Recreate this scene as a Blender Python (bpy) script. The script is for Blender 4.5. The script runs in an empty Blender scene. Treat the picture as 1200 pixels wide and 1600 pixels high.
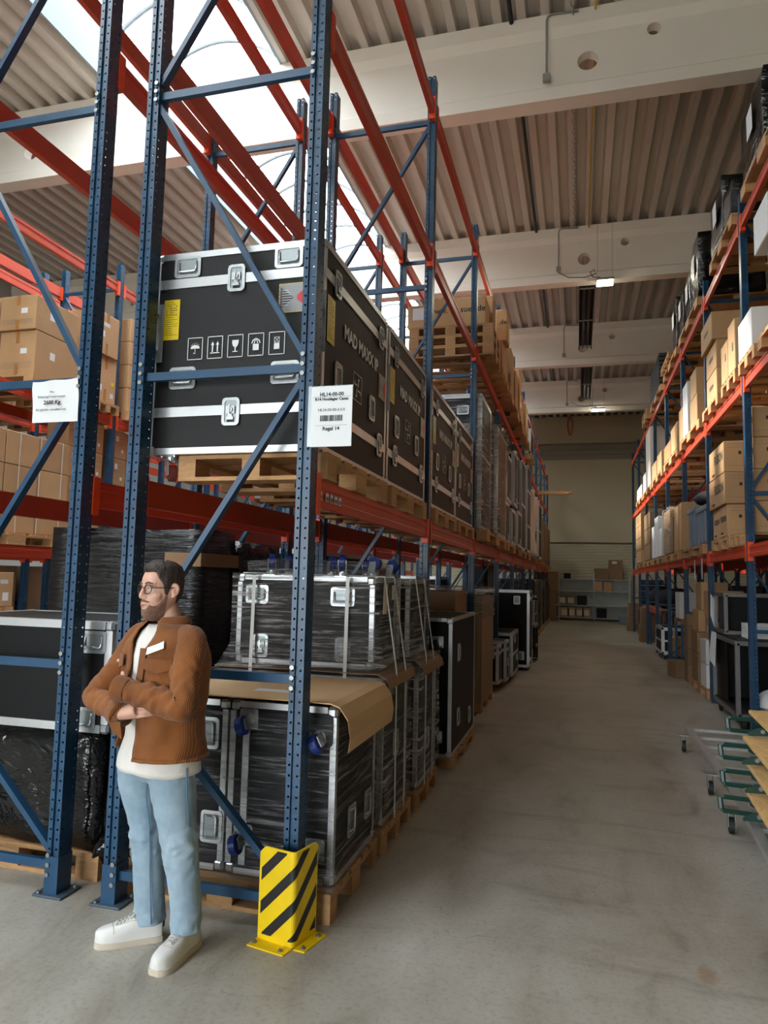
import bpy, bmesh, math, random
from mathutils import Vector, Matrix, noise

random.seed(7)
scene = bpy.context.scene
COL = scene.collection
PI = math.pi

# ------------------------------------------------------------------ camera
cam_d = bpy.data.cameras.new('camera')
cam = bpy.data.objects.new('camera', cam_d)
COL.objects.link(cam)
cam_d.sensor_fit = 'VERTICAL'
cam_d.sensor_height = 32.0
cam_d.lens = 1104.0 / 1600.0 * 32.0
cam_d.clip_start = 0.05
cam_d.clip_end = 300
YAW, PIT, ROL, CAM_H = .2692, .0927, .0233, 1.70
_F = Vector((-math.sin(YAW) * math.cos(PIT), math.cos(YAW) * math.cos(PIT), math.sin(PIT)))
_R = Vector((math.cos(YAW), math.sin(YAW), 0))
_U = _R.cross(_F)
_R = _R * math.cos(ROL) + _U * math.sin(ROL)
_U = _R.cross(_F)
cam.matrix_world = Matrix(((_R.x, _U.x, -_F.x, 0), (_R.y, _U.y, -_F.y, 0), (_R.z, _U.z, -_F.z, CAM_H), (0, 0, 0, 1)))
scene.camera = cam

# ------------------------------------------------------------------ sky, sun, daylight, exposure
world = bpy.data.worlds.new('overcast_sky')
scene.world = world
world.use_nodes = True
wn = world.node_tree.nodes['Background']
wn.inputs['Color'].default_value = (0.90, 0.96, 1.0, 1)
wn.inputs['Strength'].default_value = 13.5

sun_d = bpy.data.lights.new('hazy_sun', 'SUN')
sun_d.energy = 13.0
sun_d.angle = math.radians(5)
sun_d.color = (1.0, 0.93, 0.80)
sun = bpy.data.objects.new('hazy_sun', sun_d)
COL.objects.link(sun)
sun.rotation_euler = Vector((6.3, -1.6, -4.9)).to_track_quat('-Z', 'Y').to_euler()

# portals that steer the sky's light through the roof glazing and the open gate
def portal(name, loc, sx, sy, rot=(0, 0, 0)):
    d = bpy.data.lights.new(name, 'AREA')
    d.shape = 'RECTANGLE'
    d.size, d.size_y = sx, sy
    d.cycles.is_portal = True
    o = bpy.data.objects.new(name, d)
    o.location = loc
    o.rotation_euler = rot
    COL.objects.link(o)
portal('skylight_portal', (-5.78, 9.75, 9.60), 2.75, 35.4)
portal('gate_portal', (-5.0, -9.1, 2.1), 7.9, 4.1, (math.radians(90), 0, 0))

vs = scene.view_settings
vs.view_transform = 'Standard'
vs.look = 'None'
vs.exposure = 0.12
vs.gamma = 1.0
vs.use_curve_mapping = False
scene.cycles.use_denoising = True
scene.cycles.max_bounces = 10
scene.cycles.diffuse_bounces = 4
scene.cycles.transparent_max_bounces = 24
scene.cycles.sample_clamp_indirect = 6.0
scene.cycles.caustics_reflective = False
scene.cycles.caustics_refractive = False

# ------------------------------------------------------------------ helpers
def srgb(r, g, b):
    f = lambda c: c / 12.92 if c <= 0.04045 else ((c + 0.055) / 1.055) ** 2.4
    return (f(r / 255), f(g / 255), f(b / 255), 1)

class NT:
    def __init__(s, name):
        s.m = bpy.data.materials.new(name)
        s.m.use_nodes = True
        s.t = s.m.node_tree
        s.b = s.t.nodes['Principled BSDF']
        s.out = s.t.nodes['Material Output']
    def n(s, kind, **kw):
        x = s.t.nodes.new('ShaderNode' + kind)
        for k, v in kw.items():
            if k.startswith('i_'):
                x.inputs[k[2:].replace('_', ' ')].default_value = v
            else:
                setattr(x, k, v)
        return x
    def l(s, a, b):
        s.t.links.new(a, b)
    def math(s, op, a, b=None, c=None):
        x = s.n('Math', operation=op)
        for i, v in enumerate((a, b, c)):
            if v is None: continue
            if hasattr(v, 'links'): s.l(v, x.inputs[i])
            else: x.inputs[i].default_value = v
        return x.outputs[0]
    def ramp(s, fac, stops):
        x = s.n('ValToRGB')
        e = x.color_ramp.elements
        while len(e) < len(stops): e.new(0.5)
        for k, (p, c) in enumerate(stops):
            e[k].position = p
            e[k].color = c if len(c) == 4 else (*c, 1)
        s.l(fac, x.inputs[0])
        return x.outputs[0]
    def coords(s, scale=(1, 1, 1), kind='Object', rot=(0, 0, 0)):
        tc = s.n('TexCoord')
        mp = s.n('Mapping')
        mp.inputs['Scale'].default_value = scale
        mp.inputs['Rotation'].default_value = rot
        s.l(tc.outputs[kind], mp.inputs[0])
        return mp.outputs[0]
    def noise(s, vec, scale=5, detail=4, rough=.55, dist=0):
        x = s.n('TexNoise')
        x.inputs['Scale'].default_value = scale
        x.inputs['Detail'].default_value = detail
        x.inputs['Roughness'].default_value = rough
        x.inputs['Distortion'].default_value = dist
        s.l(vec, x.inputs['Vector'])
        return x.outputs[0]
    def mix(s, fac, a, b, blend='MIX'):
        x = s.n('Mix', data_type='RGBA', blend_type=blend)
        for sock, v in ((x.inputs[0], fac), (x.inputs[6], a), (x.inputs[7], b)):
            if hasattr(v, 'links'): s.l(v, sock)
            else: sock.default_value = v
        return x.outputs[2]
    def bump(s, h, strength=.3, dist=.01):
        x = s.n('Bump')
        x.inputs['Strength'].default_value = strength
        x.inputs['Distance'].default_value = dist
        s.l(h, x.inputs['Height'])
        s.l(x.outputs[0], s.b.inputs['Normal'])

def pm(name, col, rough=.5, metal=0., var=0., vscale=6., bump=0., bscale=60., stretch=(1, 1, 1), rand=0., spec=None):
    """painted / plain procedural material: base colour with soft variation, per-object variation and fine relief"""
    k = NT(name)
    k.b.inputs['Roughness'].default_value = rough
    k.b.inputs['Metallic'].default_value = metal
    if spec is not None: k.b.inputs['Specular IOR Level'].default_value = spec
    c = col
    if var or rand:
        v = k.coords(stretch)
        if var:
            f = k.noise(v, vscale, 5)
            c = k.ramp(f, [(.25, [x * (1 - var) for x in col[:3]]), (.75, [min(1, x * (1 + var)) for x in col[:3]])])
        if rand:
            oi = k.n('ObjectInfo')
            m = k.math('MULTIPLY_ADD', oi.outputs['Random'], 2 * rand, 1 - rand)
            h = k.n('HueSaturation')
            k.l(m, h.inputs['Value'])
            if hasattr(c, 'links'): k.l(c, h.inputs['Color'])
            else: h.inputs['Color'].default_value = c
            c = h.outputs[0]
    if hasattr(c, 'links'): k.l(c, k.b.inputs['Base Color'])
    else: k.b.inputs['Base Color'].default_value = c
    if bump:
        k.bump(k.noise(k.coords(stretch), bscale, 3), bump)
    return k.m

M = {}
M['red_paint'] = pm('orange_red_paint', srgb(192, 64, 36), .42, var=.10, vscale=3, bump=.05, bscale=120)
M['end_plate'] = pm('bright_orange_paint', srgb(232, 78, 30), .42)
M['brace_blue'] = pm('blue_brace_paint', srgb(24, 66, 98), .40, var=.15, vscale=5)
M['foot_grey'] = pm('grey_blue_foot_plate', srgb(70, 84, 98), .5, .2, var=.2)
M['bolt'] = pm('zinc_bolt', srgb(150, 150, 146), .4, .9)
M['alu'] = pm('aluminium_profile', srgb(205, 207, 208), .34, .75, var=.08, vscale=9)
M['zinc'] = pm('zinc_fitting', srgb(200, 204, 206), .28, .8, var=.1, vscale=30)
M['steel_grey'] = pm('grey_steel_profile', srgb(118, 116, 114), .4, .5, var=.1)
M['dish'] = pm('pressed_zinc_dish', srgb(150, 158, 160), .35, .7)
M['case'] = pm('dark_phenolic_panel', srgb(34, 33, 34), .55, var=.12, vscale=60, bump=.08, bscale=400, spec=.25)
M['case_black'] = pm('black_phenolic_panel', srgb(11, 11, 12), .5, var=.12, vscale=60, bump=.06, bscale=400, spec=.22)
M['rubber'] = pm('black_rubber', srgb(22, 22, 24), .6)
M['castor_blue'] = pm('blue_castor_wheel', srgb(18, 46, 120), .4)
M['castor_brown'] = pm('brown_castor_wheel', srgb(104, 44, 36), .45, var=.15)
M['white_print'] = pm('white_print', srgb(225, 227, 228), .6)
M['black_print'] = pm('black_print', srgb(28, 28, 30), .6)
M['grey_print'] = pm('grey_print', srgb(95, 96, 100), .6)
M['paper'] = pm('white_paper', srgb(228, 230, 232), .55, bump=.05, bscale=20)
M['paper_warm'] = pm('warm_paper', srgb(214, 204, 190), .6)
M['yellow_sticker'] = pm('yellow_sticker', srgb(226, 196, 20), .35, var=.06, vscale=14)
M['grey_sticker'] = pm('grey_sticker', srgb(150, 150, 152), .4)
M['dark_sticker'] = pm('dark_sticker', srgb(78, 74, 76), .4)
M['red_sticker'] = pm('red_sticker', srgb(200, 44, 40), .4)
M['card'] = pm('brown_cardboard', srgb(184, 146, 104), .8, var=.08, vscale=3, rand=.14, bump=.05, bscale=30)
M['card_dark'] = pm('dull_brown_cardboard', srgb(140, 110, 80), .8, var=.1, vscale=3, rand=.12)
M['card_sheet'] = pm('tan_cardboard_sheet', srgb(204, 168, 124), .75, var=.05, vscale=4)
M['card_white'] = pm('white_cardboard', srgb(214, 214, 212), .7, var=.05, rand=.05)
M['tape'] = pm('brown_packing_tape', srgb(170, 120, 66), .3, var=.1)
M['yellow'] = pm('yellow_guard_paint', srgb(232, 196, 8), .42, var=.08, vscale=9, bump=.05, bscale=90)
M['black_stripe'] = pm('black_stripe', srgb(26, 26, 26), .45)
M['beam_white'] = pm('white_concrete', srgb(240, 234, 224), .7, var=.04, vscale=1.2, bump=.06, bscale=14)
M['deck'] = pm('grey_roof_sheet', srgb(198, 192, 182), .5, .0, var=.06, vscale=1.0, stretch=(3, .15, 3))
M['curb'] = pm('pale_skylight_kerb', srgb(150, 168, 178), .5)
M['white_frame'] = pm('grey_skylight_rib', srgb(96, 102, 106), .5)
M['wall_cream'] = pm('cream_wall_panel', srgb(198, 186, 156), .6, var=.04, vscale=.6)
M['wall_rib'] = pm('ribbed_cream_sheet', srgb(196, 188, 160), .45, var=.05, vscale=.8)
M['wall_band'] = pm('grey_beige_sheet', srgb(150, 144, 128), .5, var=.05, vscale=.8)
M['wall_white'] = pm('pale_grey_wall_sheet', srgb(168, 167, 160), .6, var=.04, vscale=.6)
M['conduit'] = pm('grey_plastic_conduit', srgb(150, 150, 146), .5)
M['cable'] = pm('black_cable', srgb(24, 24, 24), .5)
M['cable_red'] = pm('orange_cable', srgb(196, 98, 44), .5)
M['gas_yellow'] = pm('yellow_gas_pipe', srgb(206, 164, 32), .4)
M['heater'] = pm('dark_heater_housing', srgb(58, 54, 52), .45, .3, var=.2)
M['shelf_grey'] = pm('galvanised_shelf', srgb(170, 174, 170), .45, .4, var=.1)
M['navy'] = pm('navy_plastic', srgb(24, 32, 70), .4)
M['grey_plastic'] = pm('blue_grey_plastic', srgb(112, 124, 138), .4, var=.06)
M['green'] = pm('dark_green_paint', srgb(12, 54, 44), .4, var=.1)
M['strap'] = pm('white_strapping', srgb(206, 206, 200), .4)
M['dark_fabric'] = pm('dark_fabric', srgb(34, 32, 38), .9, var=.3, vscale=10)
M['foam_brown'] = pm('corrugated_card_edge', srgb(150, 128, 104), .8, var=.25, vscale=30, stretch=(1, 6, .05))

def wood_mat(name, col, rand=.16):
    k = NT(name)
    k.b.inputs['Roughness'].default_value = .7
    v = k.coords((3, 3, 14))
    n1 = k.noise(v, 3.0, 6, .6, 1.5)
    c = k.ramp(n1, [(.25, [x * .72 for x in col[:3]]), (.6, col[:3]), (.9, [min(1, x * 1.12) for x in col[:3]])])
    oi = k.n('ObjectInfo')
    h = k.n('HueSaturation')
    k.l(k.math('MULTIPLY_ADD', oi.outputs['Random'], 2 * rand, 1 - rand), h.inputs['Value'])
    k.l(c, h.inputs['Color'])
    k.l(h.outputs[0], k.b.inputs['Base Color'])
    k.bump(n1, .15)
    return k.m
M['wood'] = wood_mat('pallet_wood', srgb(186, 142, 96))
M['wood_old'] = wood_mat('old_pallet_wood', srgb(140, 104, 74))
M['bench_wood'] = wood_mat('varnished_bench_wood', srgb(228, 184, 122), .06)

def post_mat():
    """blue paint with rows of punched slots that let light through the hollow upright"""
    k = NT('punched_blue_upright_paint')
    k.b.inputs['Roughness'].default_value = .38
    v = k.coords((1, 1, 1))
    c = k.ramp(k.noise(v, 7, 5), [(.3, srgb(18, 52, 80)), (.62, srgb(28, 70, 102)), (.8, srgb(62, 100, 128))])
    k.l(c, k.b.inputs['Base Color'])
    sp = k.n('SeparateXYZ'); k.l(v, sp.inputs[0])
    ge = k.n('NewGeometry')
    tcn = k.n('TexCoord')
    sn = k.n('SeparateXYZ'); k.l(tcn.outputs['Normal'], sn.inputs[0])
    isx = k.math('GREATER_THAN', k.math('ABSOLUTE', sn.outputs[0]), .7)
    u = k.math('ADD', k.math('MULTIPLY', isx, sp.outputs[1]), k.math('MULTIPLY', k.math('SUBTRACT', 1, isx), sp.outputs[0]))
    off = k.math('MULTIPLY_ADD', isx, .008, .021)
    du = k.math('ABSOLUTE', k.math('SUBTRACT', k.math('ABSOLUTE', u), off))
    zz = k.math('FRACT', k.math('DIVIDE', sp.outputs[2], .05))
    dz = k.math('MULTIPLY', k.math('ABSOLUTE', k.math('SUBTRACT', zz, .5)), .05)
    d = k.math('SQRT', k.math('ADD', k.math('MULTIPLY', du, du), k.math('MULTIPLY', dz, dz)))
    hole = k.math('LESS_THAN', d, .0058)
    tr = k.n('BsdfTransparent')
    mx = k.n('MixShader')
    k.l(hole, mx.inputs[0]); k.l(k.b.outputs[0], mx.inputs[1]); k.l(tr.outputs[0], mx.inputs[2])
    k.l(mx.outputs[0], k.out.inputs['Surface'])
    return k.m
M['post'] = post_mat()

def wrap_clear(name, density, tint, warm=1.0):
    """clear stretch film: see-through, with glossy folds and white highlight streaks painted along them"""
    k = NT(name)
    n1 = k.noise(k.coords((.9, .9, 26), rot=(.12, .08, 0)), 2.0, 7, .68, .5)
    n3 = k.noise(k.coords((1.4, 1.4, 12), rot=(-.35, -.3, 0)), 2.0, 5, .6, .8)
    n2 = k.noise(k.coords((1, 1, 2)), 3, 3)
    s = k.math('ADD', k.math('MULTIPLY', n1, .6), k.math('ADD', k.math('MULTIPLY', n3, .22), k.math('MULTIPLY', n2, .18)))
    fac = k.ramp(s, [(.42, (.04,) * 3), (.50, (density * .32,) * 3), (.58, (density,) * 3)])
    gl = k.b
    k.l(k.ramp(s, [(.50, tint), (.60, [min(1, x * 2.2 + .1) for x in tint[:3]]), (.68, (.82, .82, .82))]), gl.inputs['Base Color'])  # base colour runs to white on the folds: painted highlight streaks
    gl.inputs['Roughness'].default_value = .12
    gl.inputs['Specular IOR Level'].default_value = 1.0
    k.bump(s, 1.0, .05)
    tr = k.n('BsdfTransparent')
    mx = k.n('MixShader')
    k.l(fac, mx.inputs[0]); k.l(tr.outputs[0], mx.inputs[1]); k.l(gl.outputs[0], mx.inputs[2])
    k.l(mx.outputs[0], k.out.inputs['Surface'])
    return k.m
M['film'] = wrap_clear('clear_stretch_film', .50, (.20, .20, .21, 1))
M['film_thick'] = wrap_clear('thick_stretch_film', .75, (.30, .29, .28, 1))
M['film_dense'] = wrap_clear('dense_stretch_film', .9, (.34, .31, .28, 1))

def wrap_black(name, zs, strength):
    k = NT(name)
    k.b.inputs['Base Color'].default_value = (.004, .004, .0045, 1)
    k.b.inputs['Roughness'].default_value = .2
    k.b.inputs['Specular IOR Level'].default_value = .55
    v = k.coords((1.1, 1.1, zs), rot=(.05, .03, 0))
    s = k.noise(v, 2.2, 4, .6, .5)
    k.bump(s, strength, .06)
    return k.m
M['film_black'] = wrap_black('black_stretch_film', 15, .55)
M['film_black_loose'] = wrap_black('loose_black_film', 2.5, .8)

class MB:
    """collects simple solids and links them as ONE mesh object"""
    def __init__(s): s.v, s.f = [], []
    def add(s, vs, fs):
        o = len(s.v)
        s.v += [tuple(p) for p in vs]
        s.f += [tuple(i + o for i in f) for f in fs]
        return s
    def box(s, x0, x1, y0, y1, z0, z1):
        return s.add([(x0, y0, z0), (x1, y0, z0), (x1, y1, z0), (x0, y1, z0), (x0, y0, z1), (x1, y0, z1), (x1, y1, z1), (x0, y1, z1)],
                     [(0, 3, 2, 1), (4, 5, 6, 7), (0, 1, 5, 4), (1, 2, 6, 5), (2, 3, 7, 6), (3, 0, 4, 7)])
    def cbox(s, x0, x1, y0, y1, z0, z1, c=.01):
        """box with chamfered edges"""
        vs = []; idx = {}
        xs, ys, zs = (x0, x1), (y0, y1), (z0, z1)
        for i in (0, 1):
            for j in (0, 1):
                for k in (0, 1):
                    p = (xs[i], ys[j], zs[k]); d = (c if i == 0 else -c, c if j == 0 else -c, c if k == 0 else -c)
                    for a in range(3):
                        q = list(p)
                        for b in range(3):
                            if b != a: q[b] += d[b]
                        idx[(i, j, k, a)] = len(vs); vs.append(tuple(q))
        fs = []
        for a in range(3):
            b, e = (a + 1) % 3, (a + 2) % 3
            for sgn in (0, 1):
                loop = []
                for (p, q) in ((0, 0), (1, 0), (1, 1), (0, 1)):
                    t = [0, 0, 0]; t[a] = sgn; t[b] = p; t[e] = q
                    loop.append(idx[(*t, a)])
                fs.append(loop if sgn else loop[::-1])
                # edges along axis a handled below
            for p in (0, 1):
                for q in (0, 1):
                    t0 = [0, 0, 0]; t1 = [0, 0, 0]
                    t0[b] = t1[b] = p; t0[e] = t1[e] = q; t1[a] = 1
                    loop = [idx[(*t0, b)], idx[(*t1, b)], idx[(*t1, e)], idx[(*t0, e)]]
                    fs.append(loop if p == q else loop[::-1])
        for i in (0, 1):
            for j in (0, 1):
                for k in (0, 1):
                    loop = [idx[(i, j, k, 0)], idx[(i, j, k, 1)], idx[(i, j, k, 2)]]
                    fs.append(loop if (i + j + k) % 2 else loop[::-1])
        return s.add(vs, fs)
    def cyl(s, p0, p1, r, n=12, r1=None, cap=True):
        p0, p1 = Vector(p0), Vector(p1)
        r1 = r if r1 is None else r1
        d = (p1 - p0).normalized()
        a = d.orthogonal().normalized(); b = d.cross(a)
        vs = [p0 + (a * math.cos(t) + b * math.sin(t)) * r for t in [2 * PI * i / n for i in range(n)]]
        vs += [p1 + (a * math.cos(t) + b * math.sin(t)) * r1 for t in [2 * PI * i / n for i in range(n)]]
        fs = [(i, (i + 1) % n, n + (i + 1) % n, n + i) for i in range(n)]
        if cap: fs += [tuple(range(n))[::-1], tuple(range(n, 2 * n))]
        return s.add(vs, fs)
    def tube(s, pts, r, n=8, close=False):
        pts = [Vector(p) for p in pts]
        rs = r if isinstance(r, (list, tuple)) else [r] * len(pts)
        vs = []; m = len(pts); a = None
        for i, p in enumerate(pts):
            d = (pts[(i + 1) % m] - pts[i - 1]) if close else (pts[min(i + 1, m - 1)] - pts[max(i - 1, 0)])
            d.normalize()
            a = d.orthogonal().normalized() if a is None else (a - d * a.dot(d)).normalized()
            b = d.cross(a)
            vs += [p + (a * math.cos(2 * PI * k / n) + b * math.sin(2 * PI * k / n)) * rs[i] for k in range(n)]
        fs = []
        for i in range(m if close else m - 1):
            j = (i + 1) % m
            fs += [(i * n + k, i * n + (k + 1) % n, j * n + (k + 1) % n, j * n + k) for k in range(n)]
        if not close: fs += [tuple(range(n))[::-1], tuple(range((m - 1) * n, m * n))]
        return s.add(vs, fs)
    def bar(s, p0, p1, w, h, up=(0, 0, 1)):
        """rectangular bar from p0 to p1: w across, h along 'up'"""
        p0, p1, up = Vector(p0), Vector(p1), Vector(up)
        d = (p1 - p0).normalized()
        a = d.cross(up).normalized(); b = a.cross(d)
        vs = [q + a * (w / 2 * i) + b * (h / 2 * j) for q in (p0, p1) for (i, j) in ((-1, -1), (1, -1), (1, 1), (-1, 1))]
        return s.add(vs, [(0, 1, 2, 3)[::-1], (4, 5, 6, 7), (0, 1, 5, 4), (1, 2, 6, 5), (2, 3, 7, 6), (3, 0, 4, 7)])
    def prism(s, poly, z0, z1, axis='z'):
        """extrude a 2-D outline; axis names the extrusion direction"""
        n = len(poly)
        def P(u, v, w):
            return {'z': (u, v, w), 'y': (u, w, v), 'x': (w, u, v)}[axis]
        vs = [P(u, v, z0) for u, v in poly] + [P(u, v, z1) for u, v in poly]
        return s.add(vs, [tuple(range(n))[::-1], tuple(range(n, 2 * n))] + [(i, (i + 1) % n, n + (i + 1) % n, n + i) for i in range(n)])
    def sphere(s, c, r, n=10, m=7, sc=(1, 1, 1)):
        vs = []; fs = []
        for j in range(m + 1):
            t = PI * j / m
            for i in range(n):
                a = 2 * PI * i / n
                vs.append((c[0] + r * sc[0] * math.sin(t) * math.cos(a), c[1] + r * sc[1] * math.sin(t) * math.sin(a), c[2] + r * sc[2] * math.cos(t)))
        for j in range(m):
            for i in range(n):
                fs.append((j * n + i, (j + 1) * n + i, (j + 1) * n + (i + 1) % n, j * n + (i + 1) % n))
        return s.add(vs, fs)
    def mesh(s, name, mat, smooth=False, fix=True):
        me = bpy.data.meshes.new(name)
        me.from_pydata(s.v, [], s.f)
        if fix:
            bm = bmesh.new(); bm.from_mesh(me)
            bmesh.ops.remove_doubles(bm, verts=bm.verts, dist=1e-5) if smooth else None
            bmesh.ops.recalc_face_normals(bm, faces=bm.faces)
            bm.to_mesh(me); bm.free()
        if mat: me.materials.append(M[mat] if isinstance(mat, str) else mat)
        if smooth: me.polygons.foreach_set('use_smooth', [True] * len(me.polygons))
        return me
    def build(s, name, mat, parent=None, smooth=False, mtx=None, fix=True):
        return link(name, s.mesh(name, mat, smooth, fix), parent, mtx)

def link(name, data, parent=None, mtx=None):
    o = bpy.data.objects.new(name, data)
    COL.objects.link(o)
    if parent: o.parent = parent
    if mtx is not None: o.matrix_basis = mtx
    return o
def tag(o, label=None, cat=None, group=None, kind=None):
    if label: o['label'] = label
    if cat: o['category'] = cat
    if group: o['group'] = group
    if kind: o['kind'] = kind
    return o
def thing(name, label, cat, loc=(0, 0, 0), rotz=0, group=None):
    o = bpy.data.objects.new(name, None)
    o.empty_display_size = .05
    COL.objects.link(o)
    o.location = loc
    o.rotation_euler = (0, 0, rotz)
    return tag(o, label, cat, group)
def struct(name, mb, mat, parent=None, smooth=False):
    o = mb.build(name, mat, parent, smooth)
    if not parent: o['kind'] = 'structure'
    return o
def copy_tree(o, parent=None):
    c = o.copy(); COL.objects.link(c); c.parent = parent
    for ch in o.children: copy_tree(ch, c)
    return c
def T(x, y, z): return Matrix.Translation((x, y, z))
def face_m(w, l, h, face):
    """matrix from (u right, v up, n out) on a face of a box centred in x, y with its base at z = 0"""
    o, u, v, n = {'-y': ((0, -l / 2, 0), (1, 0, 0), (0, 0, 1), (0, -1, 0)), '+y': ((0, l / 2, 0), (-1, 0, 0), (0, 0, 1), (0, 1, 0)),
                  '+x': ((w / 2, 0, 0), (0, 1, 0), (0, 0, 1), (1, 0, 0)), '-x': ((-w / 2, 0, 0), (0, -1, 0), (0, 0, 1), (-1, 0, 0)),
                  '+z': ((0, 0, h), (1, 0, 0), (0, 1, 0), (0, 0, 1)), '-z': ((0, 0, 0), (1, 0, 0), (0, -1, 0), (0, 0, -1))}[face]
    return Matrix(((u[0], v[0], n[0], o[0]), (u[1], v[1], n[1], o[1]), (u[2], v[2], n[2], o[2]), (0, 0, 0, 1)))
def text(body, size, mat, parent, mtx, bold=0., name='lettering', align='CENTER', xs=1.0):
    c = bpy.data.curves.new(name, 'FONT')
    c.body = body; c.size = size; c.align_x = align; c.align_y = 'CENTER'
    c.offset = bold; c.extrude = .0006; c.resolution_u = 2
    c.materials.append(M[mat])
    tmp = bpy.data.objects.new('tmp_text', c)
    COL.objects.link(tmp)
    me = bpy.data.meshes.new_from_object(tmp.evaluated_get(bpy.context.evaluated_depsgraph_get()))
    bpy.data.objects.remove(tmp)
    me.name = name
    return link(name, me, parent, mtx @ Matrix.Diagonal((xs, 1, 1, 1)))
def evaluated(o, name, mat=None, parent=None, smooth=True):
    """replace an object with modifiers by the plain mesh they give"""
    dg = bpy.context.evaluated_depsgraph_get()
    me = bpy.data.meshes.new_from_object(o.evaluated_get(dg))
    me.name = name
    old = o.data
    bpy.data.objects.remove(o)
    bpy.data.meshes.remove(old)
    me.materials.clear()
    if mat: me.materials.append(M[mat])
    if smooth: me.polygons.foreach_set('use_smooth', [True] * len(me.polygons))
    return link(name, me, parent)

# ================================================================== THE SETTING
HX0, HX1, HY0, HY1, DECK = -15.0, 10.0, -9.0, 33.9, 9.45

def floor_mat():
    k = NT('worn_concrete_floor')
    v = k.coords((1, 1, 1))
    big = k.noise(v, .55, 6, .6, .4)
    mid = k.noise(k.coords((1.0, .45, 1)), 2.2, 8, .65, .6)
    fine = k.noise(v, 38, 6, .7)
    c1 = k.ramp(big, [(.30, srgb(128, 120, 106)), (.5, srgb(172, 167, 156)), (.70, srgb(196, 191, 181))])
    c2 = k.ramp(mid, [(.30, srgb(88, 80, 68)), (.44, srgb(160, 153, 141)), (.56, srgb(176, 171, 160)), (.72, srgb(198, 193, 183))])
    c = k.mix(.55, c1, c2)
    smear = k.noise(k.coords((.5, 2.6, 1), rot=(0, 0, .25)), 1.3, 6, .6, .8)
    c = k.mix(k.math('MULTIPLY', k.ramp(smear, [(.55, (0,) * 3), (.72, (1,) * 3)]), .45), c, srgb(104, 96, 84))
    c = k.mix(k.math('MULTIPLY', k.ramp(fine, [(.35, (1,) * 3), (.5, (0,) * 3)]), .25), c, srgb(92, 84, 72))
    # long hairline tyre and pallet scratches
    sc = k.noise(k.coords((1, 1, 1), rot=(0, 0, .7)), 1.6, 2, .4, 3.5)
    line = k.ramp(k.math('ABSOLUTE', k.math('SUBTRACT', sc, .5)), [(0, (1,) * 3), (.0032, (0,) * 3)])
    gate = k.ramp(k.noise(v, 1.1, 2), [(.5, (0,) * 3), (.62, (1,) * 3)])
    c = k.mix(k.math('MULTIPLY', k.math('MULTIPLY', line, gate), .75), c, srgb(60, 54, 48))
    vd = k.n('VectorMath', operation='DISTANCE')
    wob = k.n('Mapping'); wob.inputs['Scale'].default_value = (1.0, .55, 1); k.l(k.n('TexCoord').outputs['Object'], wob.inputs[0])
    k.l(wob.outputs[0], vd.inputs[0]); vd.inputs[1].default_value = (.54, 3.53 * .55, 0)
    blob = k.ramp(k.math('ADD', vd.outputs['Value'], k.math('MULTIPLY', k.noise(v, 22, 4), .06)), [(.055, (1,) * 3), (.085, (0,) * 3)])
    c = k.mix(k.math('MULTIPLY', blob, .5), c, srgb(150, 108, 62))
    k.l(c, k.b.inputs['Base Color'])
    r = k.ramp(mid, [(.3, (.32,) * 3), (.7, (.52,) * 3)])
    k.l(r, k.b.inputs['Roughness'])
    k.b.inputs['Specular IOR Level'].default_value = .36
    k.bump(k.math('ADD', mid, k.math('MULTIPLY', fine, .25)), .10, .02)
    return k.m
M['floor'] = floor_mat()
struct('floor', MB().box(HX0 - .2, HX1 + .2, HY0 - .2, HY1 + .4, -.2, 0), 'floor')

# ---- roof deck: trapezoidal sheet, ribs along the hall, open over the skylight
SKX0, SKX1 = -7.2, -4.36
def deck_strip(xa, xb):
    mb = MB(); pitch = .325
    n = int(round((xb - xa) / pitch))
    xs = []
    for i in range(n):
        x = xa + i * (xb - xa) / n; p = (xb - xa) / n
        xs += [(x, DECK), (x + p * .36, DECK), (x + p * .46, DECK + .13), (x + p * .90, DECK + .13)]
    xs.append((xb, DECK))
    for (x0, z0), (x1, z1) in zip(xs, xs[1:]):
        mb.add([(x0, HY0 - .2, z0), (x1, HY0 - .2, z1), (x1, HY1 + .4, z1), (x0, HY1 + .4, z0)], [(0, 1, 2, 3)])
    mb.box(xa - .02, xb + .02, HY0 - .2, HY1 + .4, DECK + .15, DECK + .30)
    return mb
ceil = struct('ceiling', deck_strip(SKX1, HX1 + .2), 'deck')
o = deck_strip(HX0 - .2, SKX0).build('roof_sheet', 'deck', ceil)

# ---- skylight: sloped kerbs, arched ribs and clear panes
sky = bpy.data.objects.new('window_1', None); COL.objects.link(sky); sky['kind'] = 'structure'
SY0, SY1 = -8.0, 27.5
for xa, xb in ((SKX0, SKX0 + .32), (SKX1, SKX1 - .20)):
    s = 1 if xb > xa else -1
    mb = MB().add([(xa, SY0, DECK - .02), (xb, SY0, DECK + .46), (xb, SY1, DECK + .46), (xa, SY1, DECK - .02),
                   (xa - s * .04, SY0, DECK), (xb - s * .04, SY0, DECK + .48), (xb - s * .04, SY1, DECK + .48), (xa - s * .04, SY1, DECK)],
                  [(0, 1, 2, 3), (4, 7, 6, 5), (0, 4, 5, 1), (1, 5, 6, 2), (2, 6, 7, 3), (3, 7, 4, 0)])
    mb.build('skylight_kerb', 'curb', sky)
for ya, yb in ((HY0 - .2, SY0), (SY1, HY1 + .4)):
    MB().box(SKX0, SKX1, ya, yb, DECK, DECK + .3).build('roof_infill', 'deck', sky)
ax, bx_, rise = SKX0 + .30, SKX1 - .18, .55
def arch(t, dz=0):
    return (ax + (bx_ - ax) * t, DECK + .46 + rise * math.sin(PI * t) ** .8 + dz)
k = NT('clear_skylight_sheet')
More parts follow.
